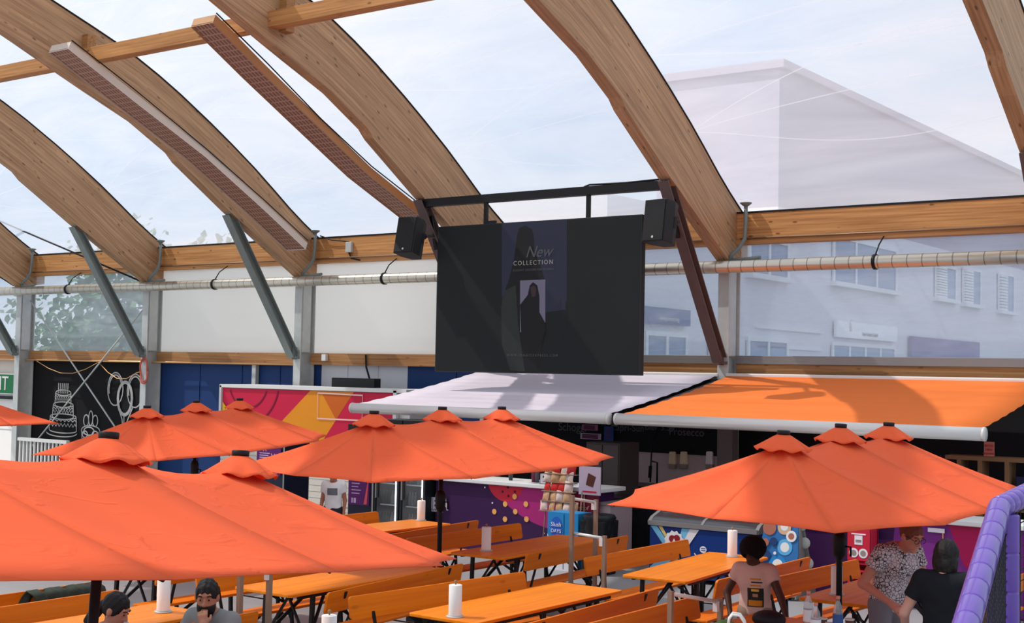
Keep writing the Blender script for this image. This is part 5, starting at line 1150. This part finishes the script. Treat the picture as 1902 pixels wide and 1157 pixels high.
    for k_ in 'RL':
        sh, el = g('sh' + k_), g('el' + k_); e2 = sh.lerp(el, slv + .18); cutp.append((SDF().cap(sh, e2, .055 * s + o_ * 1.1, .050 * s + o_ * 1.5, .03), np.array(sh.lerp(el, slv), np.float32), np.array((el - sh).normalized(), np.float32)))
    hem = pel.z - clothes.get('hem', .06) * s; nk = nek + V3((0, .02 * s, .0))
    def shirt(P):
        d = U(P) + .003 * np.sin(P[:, 2] * 46 + 5 * P[:, 0]) * np.sin(P[:, 0] * 31 + P[:, 1] * 23)
        for sl_, c_, n_ in cutp:
            v = np.maximum(sl_(P), (P - c_) @ n_); k_ = .03; h_ = np.clip(.5 + .5 * (v - d) / k_, 0, 1); d = v + (d - v) * h_ - k_ * h_ * (1 - h_)
        d = np.maximum(d, hem - P[:, 2]); hole = np.linalg.norm((P - np.array(nk + V3((0, .02 * s, .045 * s)), np.float32)) / np.array([1, 1, .8], np.float32), axis=1) - .078 * s
        return np.maximum(d, -hole)
    sh_o = sdf_obj('shirt', shirt, [l - .03 for l in lo], hi, hres, clothes['mat'], t)
    Lg = SDF(); Lg.ell(pel, (.165 * s + .01, .115 * s + .01, .12 * s + .01), .05)
    for k_ in 'RL': Lg.cap(g('hip' + k_), g('kn' + k_), .085 * s + .014, .056 * s + .018, .03); Lg.cap(g('kn' + k_), g('an' + k_), .056 * s + .016, .044 * s + .016, .02)
    an_z = clothes.get('cuff', .1)
    sdf_obj('trousers', lambda P: np.maximum(np.maximum(Lg(P), an_z - P[:, 2]), P[:, 2] - pel.z - .06), lo, hi, .012, clothes.get('trousers', pmat('trousers_dark', lin(46, 48, 56), 0.8)), t)
    # hair
    hk, hm = hair; K = SDF()
    inv = np.array(rot, np.float32); hc = np.array(hd, np.float32)
    def loc_(P): return ((P - hc) @ inv) / s
    def hfn(P):
        q_ = loc_(P)
        E = lambda c_, r_: (lambda x, r2: (np.linalg.norm(x / r2, axis=1) - 1) * min(r_))(q_ - np.array(c_, np.float32), np.array(r_, np.float32))
        wob = .0022 * np.sin(q_[:, 0] * 160 + q_[:, 2] * 30) + .0018 * np.sin(q_[:, 1] * 150 - q_[:, 2] * 40)
        if hk == 'afro':
            d = E((0, -.03, .05), (.145, .145, .13)); face = E((0, .10, -.04), (.075, .075, .10)); d = np.maximum(d, -face); d = np.maximum(d, -.07 - q_[:, 2]); d = d + .004 * np.sin(q_[:, 0] * 120) * np.sin(q_[:, 1] * 110) * np.sin(q_[:, 2] * 115)
        elif hk == 'bob':
            d = np.minimum(E((0, -.015, .025), (.094, .108, .112)), np.maximum(E((0, -.03, -.05), (.10, .085, .12)), -.125 - q_[:, 2])); face = E((0, .11, -.04), (.066, .09, .115)); d = np.maximum(d, -face) + wob
        elif hk == 'pony':
            d = E((0, -.014, .026), (.085, .102, .106)); face = E((0, .105, -.035), (.068, .08, .10)); d = np.maximum(d, -face); d = np.maximum(d, -.05 - q_[:, 2] - .5 * np.maximum(0, -.0 - q_[:, 1]))
            a_ = np.array((0, -.10, .02), np.float32); b_ = np.array((0, -.155, -.18), np.float32); ba = b_ - a_; tt = np.clip((q_ - a_) @ ba / (ba @ ba), 0, 1)
            d = np.minimum(d, np.linalg.norm(q_ - a_ - tt[:, None] * ba, axis=1) - (.022 + .022 * np.sin(tt * 2.6))) + wob
        else:
            d = E((0, -.016, .03), (.084, .102, .10)); face = E((0, .105, -.03), (.068, .075, .092)); d = np.maximum(d, -face); d = np.maximum(d, -.035 - q_[:, 2] - .9 * np.maximum(0, -.02 - q_[:, 1])) + wob
        return d * s
    sdf_obj('hair', hfn, [hd[i] - .26 * s for i in range(3)], [hd[i] + .24 * s for i in range(3)], .0075, hm, t)
    for sx in (-1, 1): m = MB(); m.tube([hl(sx * .018, .094, .033), hl(sx * .034, .091, .039), hl(sx * .05, .080, .032)], .0045 * s, 6); link('eyebrow', m, hm, t)
    return t, B, shirt, hl, s
def stand(**kw):
    J = dict(pelvis=(0, 0, .95), waist=(0, 0, 1.10), chest=(0, .0, 1.28), neck=(0, -.01, 1.44), head=(0, .025, 1.575), shR=(.165, -.01, 1.385), shL=(-.165, -.01, 1.385), elR=(.22, -.02, 1.10), elL=(-.22, -.02, 1.10), wrR=(.23, .08, .87), wrL=(-.23, .08, .87),
             hipR=(.09, 0, .90), hipL=(-.09, 0, .90), knR=(.10, .02, .49), knL=(-.10, .02, .49), anR=(.10, 0, .075), anL=(-.10, 0, .075))
    J.update(kw); return J
def sit(dz=0, **kw):
    J = dict(pelvis=(0, 0, .58), waist=(0, .02, .73), chest=(0, .07, .90), neck=(0, .11, 1.05), head=(0, .16, 1.175), shR=(.165, .09, 1.0), shL=(-.165, .09, 1.0), elR=(.22, .16, .76), elL=(-.22, .16, .76), wrR=(.12, .36, .80), wrL=(-.12, .36, .80),
             hipR=(.09, .03, .55), hipL=(-.09, .03, .55), knR=(.12, .42, .53), knL=(-.12, .42, .53), anR=(.12, .42, .09), anL=(-.12, .42, .09))
    J.update(kw); return J
hair_blk = pmat('hair_black', lin(24, 20, 20), 0.55, bump=.4, scale=60); hair_afro = pmat('hair_afro', lin(16, 13, 14), 0.95, bump=.8, scale=70); hair_br = pmat('hair_brown', lin(32, 27, 25), 0.6, bump=.4, scale=60); hair_red = pmat('hair_reddish', lin(116, 66, 50), 0.7, bump=.4, scale=60)
def project_patch(mb, shirt, x0, x1, z0, z1, off=.003, n=10, s=1):
    xs = np.linspace(x0, x1, n); zs = np.linspace(z0, z1, n); pts = []
    for x in xs:
        for z in zs:
            P = np.stack([np.full(160, x), np.linspace(.35, -.1, 160), np.full(160, z)], 1).astype(np.float32); d = shirt(P); i = int(np.argmax(d < 0)); pts.append((x, float(P[i, 1]) + off, z))
    return pts, n
def patch(name, shirt, x0, x1, z0, z1, mat, parent, off=.003):
    pts, n = project_patch(None, shirt, x0, x1, z0, z1, off); m = MB(); m.add(pts, [(i * n + j, i * n + j + 1, (i + 1) * n + j + 1, (i + 1) * n + j) for i in range(n - 1) for j in range(n - 1)], True); return link(name, m, mat, parent, solid=.001)
# child with the beige shirt, bent over the table
pink_sh = pmat('shirt_beige_pink', lin(206, 172, 160), 0.85, bump=.15, scale=12)
t, B, sh, hl, s = person('child with black curly hair in a beige pink printed shirt reaching over the table', (-5.12, -10.07, 0), R(180 + 14), 1.36, skinmat('dark', lin(74, 46, 38)),
    stand(head=(.02, .06, 1.545), neck=(.01, .02, 1.43), chest=(0, .03, 1.27), shR=(.17, .02, 1.365), shL=(-.16, .02, 1.365), elL=(-.30, .12, 1.10), wrL=(-.40, .30, .90), hdL=(-.12, .3, -.35), palmL=(0, .3, -1), elR=(.31, -.02, 1.10), wrR=(.24, .12, .90), palmR=(-1, 0, -.3), hdR=(-.1, .4, -.6)),
    dict(pitch=-28, yaw=-18), ('afro', hair_afro), dict(mat=pink_sh, sleeve=.42, hem=.10, trousers=pmat('trousers_khaki', lin(150, 128, 112), 0.85), cuff=.45))
up = .135
patch('chest_print', sh, -.09, .045, .82 * s + up, 1.02 * s + up, pmat('print_black', lin(42, 40, 40), 0.7), t, .003)
patch('chest_print', sh, -.08, .035, .83 * s + up, .89 * s + up, pmat('print_amber', lin(200, 130, 30), 0.7), t, .006); patch('chest_print', sh, -.055, .01, .985 * s + up, 1.01 * s + up, pmat('print_lemon', lin(220, 180, 60), 0.7), t, .006); patch('chest_print', sh, -.045, .0, .925 * s + up, .96 * s + up, pmat('print_tan', lin(180, 140, 110), 0.7), t, .007)
for i in range(3): patch('chest_print', sh, -.07 - .012 * (i % 2), .02 - .01 * (i % 2), (1.04 + .035 * i) * s + up, (1.055 + .035 * i) * s + up, pmat('print_amber' if i != 1 else 'print_black', (0, 0, 0)), t, .003)
# standing woman with patterned top
pat = N('patterned_top'); p = pat.n('BsdfPrincipled', Roughness=.85); tc = pat.n('TexCoord'); vo = pat.n('TexVoronoi', Scale=38.0); vo.feature = 'DISTANCE_TO_EDGE'; nz = pat.n('TexNoise', Scale=9.0, Detail=8.0); pat.l(tc.outputs['Object'], vo.inputs['Vector']); pat.l(tc.outputs['Object'], nz.inputs['Vector'])
ml = pat.n('Math', operation='MULTIPLY'); ml.inputs[1].default_value = 5.0; pat.l(vo.outputs['Distance'], ml.inputs[0]); ad = pat.n('Math', operation='ADD'); pat.l(ml.outputs[0], ad.inputs[0]); pat.l(nz.outputs['Fac'], ad.inputs[1])
cr = pat.n('ValToRGB'); cr.color_ramp.elements[0].position = .72; cr.color_ramp.elements[0].color = (*lin(48, 42, 50), 1); cr.color_ramp.elements[1].position = .98; cr.color_ramp.elements[1].color = (*lin(206, 190, 192), 1); pat.l(ad.outputs[0], cr.inputs[0]); pat.l(cr.outputs[0], p.inputs['Base Color']); pat.surf(p.outputs[0])
t, B, sh, hl, s = person('woman with short reddish hair and glasses in a black and white patterned top, bending', (-4.03, -9.86, 0), R(-116), 1.68, skinmat('ruddy', lin(196, 126, 104)),
    stand(chest=(0, .09, 1.26), waist=(0, .03, 1.10), neck=(0, .17, 1.40), head=(0, .26, 1.50), shR=(.175, .11, 1.355), shL=(-.175, .11, 1.355), elR=(.30, .02, 1.10), wrR=(.24, .27, .98), hdR=(-.1, .6, -.35), palmR=(-.4, 0, -1), elL=(-.26, .16, 1.10), wrL=(-.18, .38, .96), hdL=(.1, .6, -.3), palmL=(.4, 0, -1)),
    dict(pitch=-24, yaw=0), ('short', hair_red), dict(mat=pat.m, sleeve=.5, hem=.42, trousers=pmat('trousers_grey', lin(120, 110, 116), 0.85)), fem=True)
m = MB()
for sx in (-1, 1):
    m.tube([hl(sx * .033 + .026 * math.cos(a * PI / 8), .104, .008 + .022 * math.sin(a * PI / 8)) for a in range(17)], .0025, 6); m.tube([hl(sx * .058, .10, .014), hl(sx * .082, .03, .014), hl(sx * .084, -.01, .008)], .0025, 6)
m.tube([hl(-.008, .106, .012), hl(.008, .106, .012)], .0025, 6); link('glasses', m, pmat('glasses_frame', lin(60, 40, 40), 0.3), t)
# person in the black shirt seen from behind
t, B, sh, hl, s = person('person in a black short sleeved shirt with dark bobbed hair, seen from behind', (-3.22, -10.92, 0), R(6), 1.59, skinmat('light', lin(214, 158, 138)),
    stand(elR=(.25, .06, 1.14), wrR=(.18, .28, 1.06), elL=(-.30, -.02, 1.11), wrL=(-.33, .16, .93), head=(.01, .04, 1.565)), dict(pitch=-8, yaw=-8), ('bob', hair_br), dict(mat=pmat('shirt_black', lin(24, 26, 32), 0.85), sleeve=.55, hem=.10))
# seated ponytail woman and bearded man
t, B, sh, hl, s = person('woman with a dark ponytail and earring looking down at the bottom left', (-7.92, -14.70, -.09), R(-72), 1.62, skinmat('tan', lin(178, 124, 104)),
    sit(), dict(pitch=-26, yaw=6), ('pony', hair_blk), dict(mat=pmat('shirt_pale', lin(170, 160, 160), 0.85), sleeve=.5, hem=.05), fem=True)
m = MB(); m.sphere(hl(.082, -.004, -.045), .006); m.sphere(hl(-.082, -.004, -.045), .006); link('earring', m, steel, t)
gsh = pmat('shirt_grey', lin(128, 130, 130), 0.85, bump=.2, scale=10)
t, B, sh, hl, s = person('bearded man in a grey shirt with one hand raised to his mouth', (-7.70, -13.76, -.16), R(190), 1.74, skinmat('olive', lin(168, 116, 92)),
    sit(elL=(-.27, .26, .72), wrL=(-.09, .30, .985), hdL=(.25, -.15, .75), palmL=(.5, -.8, .1), elR=(.26, .2, .74), wrR=(.10, .38, .79)), dict(pitch=-12, yaw=28), ('short', hair_blk), dict(mat=gsh, sleeve=.55, hem=.05), curl=(.5, .9))
hd = V3((0, .16, 1.175)) * s
def beard(P):
    q_ = np.array([hl(0, 0, 0)], np.float32); Rm = (Euler((R(-12), 0, R(28)), 'XYZ').to_matrix()); inv = np.array([[Rm[i][j] for j in range(3)] for i in range(3)], np.float32); q_ = ((P - q_) @ inv) / s
    e = (np.linalg.norm((q_ - np.array((0, .03, -.062), np.float32)) / np.array((.068, .072, .082), np.float32), axis=1) - 1) * .066; top_ = q_[:, 2] + .038 + .35 * np.maximum(0, .05 - q_[:, 1]) * 0 - .6 * np.maximum(0, .045 - q_[:, 1])
    mouth = np.linalg.norm((q_ - np.array((0, .10, -.064), np.float32)) / np.array((1, 1, .42), np.float32), axis=1) - .024
    return np.maximum(np.maximum(np.maximum(e, top_), -mouth), -.01 - q_[:, 1]) * s
hp = hl(0, 0, 0); sdf_obj('beard', beard, [hp[i] - .2 for i in range(3)], [hp[i] + .2 for i in range(3)], .007, hair_blk, t)
# child far back by the booth
t, B, sh, hl, s = person('small child in a white printed shirt far back beside the booth', (-13.62, -6.33, 0), R(208), 1.30, skinmat('child', lin(170, 112, 88)), stand(), dict(yaw=-10), ('short', hair_blk), dict(mat=pmat('shirt_white', lin(228, 226, 224), 0.85), sleeve=.5, hem=.12), hres=.011)
patch('chest_print', sh, -.08, .07, .92, 1.02, pmat('print_grey', lin(110, 110, 116), 0.7), t, .003)
# jacket over the bench back
m = MB()
def jk(a, b): 
    y = -13.62 + .72 * (a - .5); w = .015 * math.sin(a * 23) + .01 * math.sin(a * 41 + b * 5)
    if b < .5: z = .45 + .80 * b + w * .3; x = -9.77 + .035 + w + .03 * (.5 - b)
    else: z = .85 + .02 * math.sin((b - .5) * 2 * PI) - .5 * (b - .5) * .9 + w * .3; x = -9.77 - .05 - .06 * (b - .5) + w
    return (x, y + .05 * math.sin(b * 6), z)
m.grid(jk, 40, 24); tag(link('jacket', m, pmat('jacket_green', lin(52, 58, 48), 0.8, bump=.4, scale=14), origin=(-9.77, -13.6, .85), solid=.012), 'dark green jacket hung over the bench back at the left edge', 'jacket')
# ================================================================== things on the bottom right table
pet = foil('clear_plastic', .22, (.9, .9, .92), (.8, .8, .82), gloss=.12, vary=.05); capm = pmat('cap_pink', lin(220, 140, 120), 0.4); lblm = pmat('label_white', lin(226, 224, 226), 0.6); lblb = pmat('label_blue', lin(60, 90, 150), 0.6); liquid = pmat('cola', lin(40, 20, 18), 0.2)
def bottle(u, v, h, label, lm, tint=None, d=None):
    P = onZ(u, v, .77); t = thing('water_bottle', label, 'bottle', (P.x, P.y, .771), 0, 'plastic bottles on the bottom right table'); k_ = h / .33
    m = MB(); m.lathe([(.0, 0), (.034, 0), (.038, .02), (.038, .10), (.035, .12), (.038, .14), (.038, .20), (.03, .25), (.013, .29), (.013, .305 * 1), (.0, .305)], (0, 0, 0), 20); 
    for i, vv in enumerate(m.v): m.v[i] = (vv[0] * 1.0, vv[1] * 1.0, vv[2] * k_)
    link('bottle_body', m, tint or pet, t)
    m = MB(); m.lathe([(.0, .305 * k_), (.016, .305 * k_), (.016, .33 * k_), (.0, .33 * k_)], (0, 0, 0), 14); link('cap', m, capm, t)
    m = MB(); m.lathe([(.0395, .10 * k_), (.0395, .19 * k_)], (0, 0, 0), 20); m.f = m.f[:-2]; m.mi = m.mi[:-2]; m.sm = m.sm[:-2]; link('label_band', m, lm, t)
bottle(1501, 1178, .33, 'clear plastic bottle left of the other bottles on the bottom right table', lblm); bottle(1515, 1192, .29, 'clear plastic bottle, middle one, nearest on the bottom right table', lblm)
bottle(1556, 1186, .32, 'clear plastic bottle with a round blue label beside the umbrella pole', lblb)
for u, v, l in ((1528, 1170, 'brown drink cup between the bottles'), (1541, 1180, 'brown drink cup left of the blue labelled bottle'), (1578, 1172, 'brown drink cup with pale rim right of the umbrella pole')):
    P = onZ(u, v, .77); t = thing('drink_cup', l, 'cup', (P.x, P.y, .771), 0, 'paper drink cups on the bottom right table'); m = MB(); m.lathe([(.0, 0), (.026, 0), (.036, .09), (.033, .088), (.0, .02)], (0, 0, 0), 16); link('cup_body', m, pmat('cup_brown', lin(110, 74, 64), 0.5), t); m = MB(); m.lathe([(.034, .082), (.038, .088), (.036, .096), (.033, .092)], (0, 0, 0), 16); link('rim', m, white, t)
P = onZ(1428, 1166, .77); m = MB(); m.sphere((0, 0, .068), (.135, .12, .068), 24, 14); o = link('round_bag', m, pmat('bag_black', lin(22, 24, 30), 0.6, bump=.3, scale=9)); o.location = (P.x, P.y, .771); tag(o, 'round black bag lying on the table in front of the child', 'bag')
P = onZ(1368, 1216, .77); t = thing('tote_bag', 'white carrier bag with looped handles at the bottom edge below the child', 'bag', (P.x, P.y, .771), R(25)); m = MB(); m.box((0, 0, .10), (.24, .09, .20), taper=1.05); link('bag_body', m, pmat('bag_paper', lin(232, 224, 220), 0.8, bump=.2, scale=9), t, bevel=.01)
for y in (-.04, .04):
    m = MB(); m.tube([(-.06, y, .19), (-.055, y, .25), (-.03, y, .285), (.02, y, .28), (.05, y, .24), (.065, y, .19)], .009, 8); link('handle', m, white, t)
P = onZ(1335, 1175, .77); m = MB(); m.sphere((0, 0, .05), (.10, .07, .05), 16, 10); o = link('snack_pack', m, pmat('pack_green', lin(90, 150, 80), 0.4, var=.4, scale=20)); o.location = (P.x + .05, P.y + .02, .771); tag(o, 'green crumpled snack pack at the bottom edge beside the white bag', 'snack pack')
# white slatted barrier near the chalkboard
t = thing('slatted_barrier', 'low white slatted barrier in front of the chalkboard at the left', 'barrier', (-28.9, -.5, 0)); m = MB(); m.bbox((-30.0, -.55, .80), (-28.0, -.45, .88)); m.bbox((-30.0, -.53, .1), (-28.0, -.47, .16)); link('rail', m, white, t, world=True)
for i in range(14):
    m = MB(); m.bbox((-29.97 + .15 * i, -.52, 0), (-29.92 + .15 * i, -.48, .80)); link('slat', m, white, t, world=True)
# ================================================================== light
w = bpy.data.worlds.new('sky'); SC.world = w; w.use_nodes = True; nt = w.node_tree; nt.nodes.clear()
out = nt.nodes.new('ShaderNodeOutputWorld'); bg = nt.nodes.new('ShaderNodeBackground'); tcw = nt.nodes.new('ShaderNodeTexCoord'); mpw = nt.nodes.new('ShaderNodeMapping'); mpw.inputs['Scale'].default_value = (1, 1, 2.2)
nzw = nt.nodes.new('ShaderNodeTexNoise'); nzw.inputs['Scale'].default_value = 2.6; nzw.inputs['Detail'].default_value = 7; nzw.inputs['Roughness'].default_value = .55
crw = nt.nodes.new('ShaderNodeValToRGB'); crw.color_ramp.elements[0].position = .38; crw.color_ramp.elements[0].color = (.56, .73, .95, 1); crw.color_ramp.elements[1].position = .66; crw.color_ramp.elements[1].color = (.96, .97, 1.0, 1)
nt.links.new(tcw.outputs['Generated'], mpw.inputs[0]); nt.links.new(mpw.outputs[0], nzw.inputs['Vector']); nt.links.new(nzw.outputs['Fac'], crw.inputs[0]); nt.links.new(crw.outputs[0], bg.inputs['Color']); bg.inputs['Strength'].default_value = .80; nt.links.new(bg.outputs[0], out.inputs[0])
sd = bpy.data.lights.new('sun', 'SUN'); sd.energy = 4.7; sd.angle = R(0.8); sd.color = (1.0, .93, .84); so = bpy.data.objects.new('sun', sd); COL.objects.link(so)
so.rotation_euler = V3((1, .55, -1.45)).to_track_quat('-Z', 'Y').to_euler(); so.location = (-20, -20, 30)
dg = bpy.context.evaluated_depsgraph_get()
for o in [o for o in COL.objects if o.type == 'FONT']:
    me = bpy.data.meshes.new_from_object(o.evaluated_get(dg)); nm = o.name; par = o.parent
    n_ = bpy.data.objects.new('text_tmp', me); COL.objects.link(n_); n_.parent = par; n_.location = o.location; n_.rotation_euler = o.rotation_euler; n_.scale = o.scale
    bpy.data.objects.remove(o); n_.name = nm
vs = SC.view_settings; vs.view_transform = 'Standard'; vs.look = 'None'; vs.exposure = 0.22; vs.gamma = 1.0; vs.use_curve_mapping = False
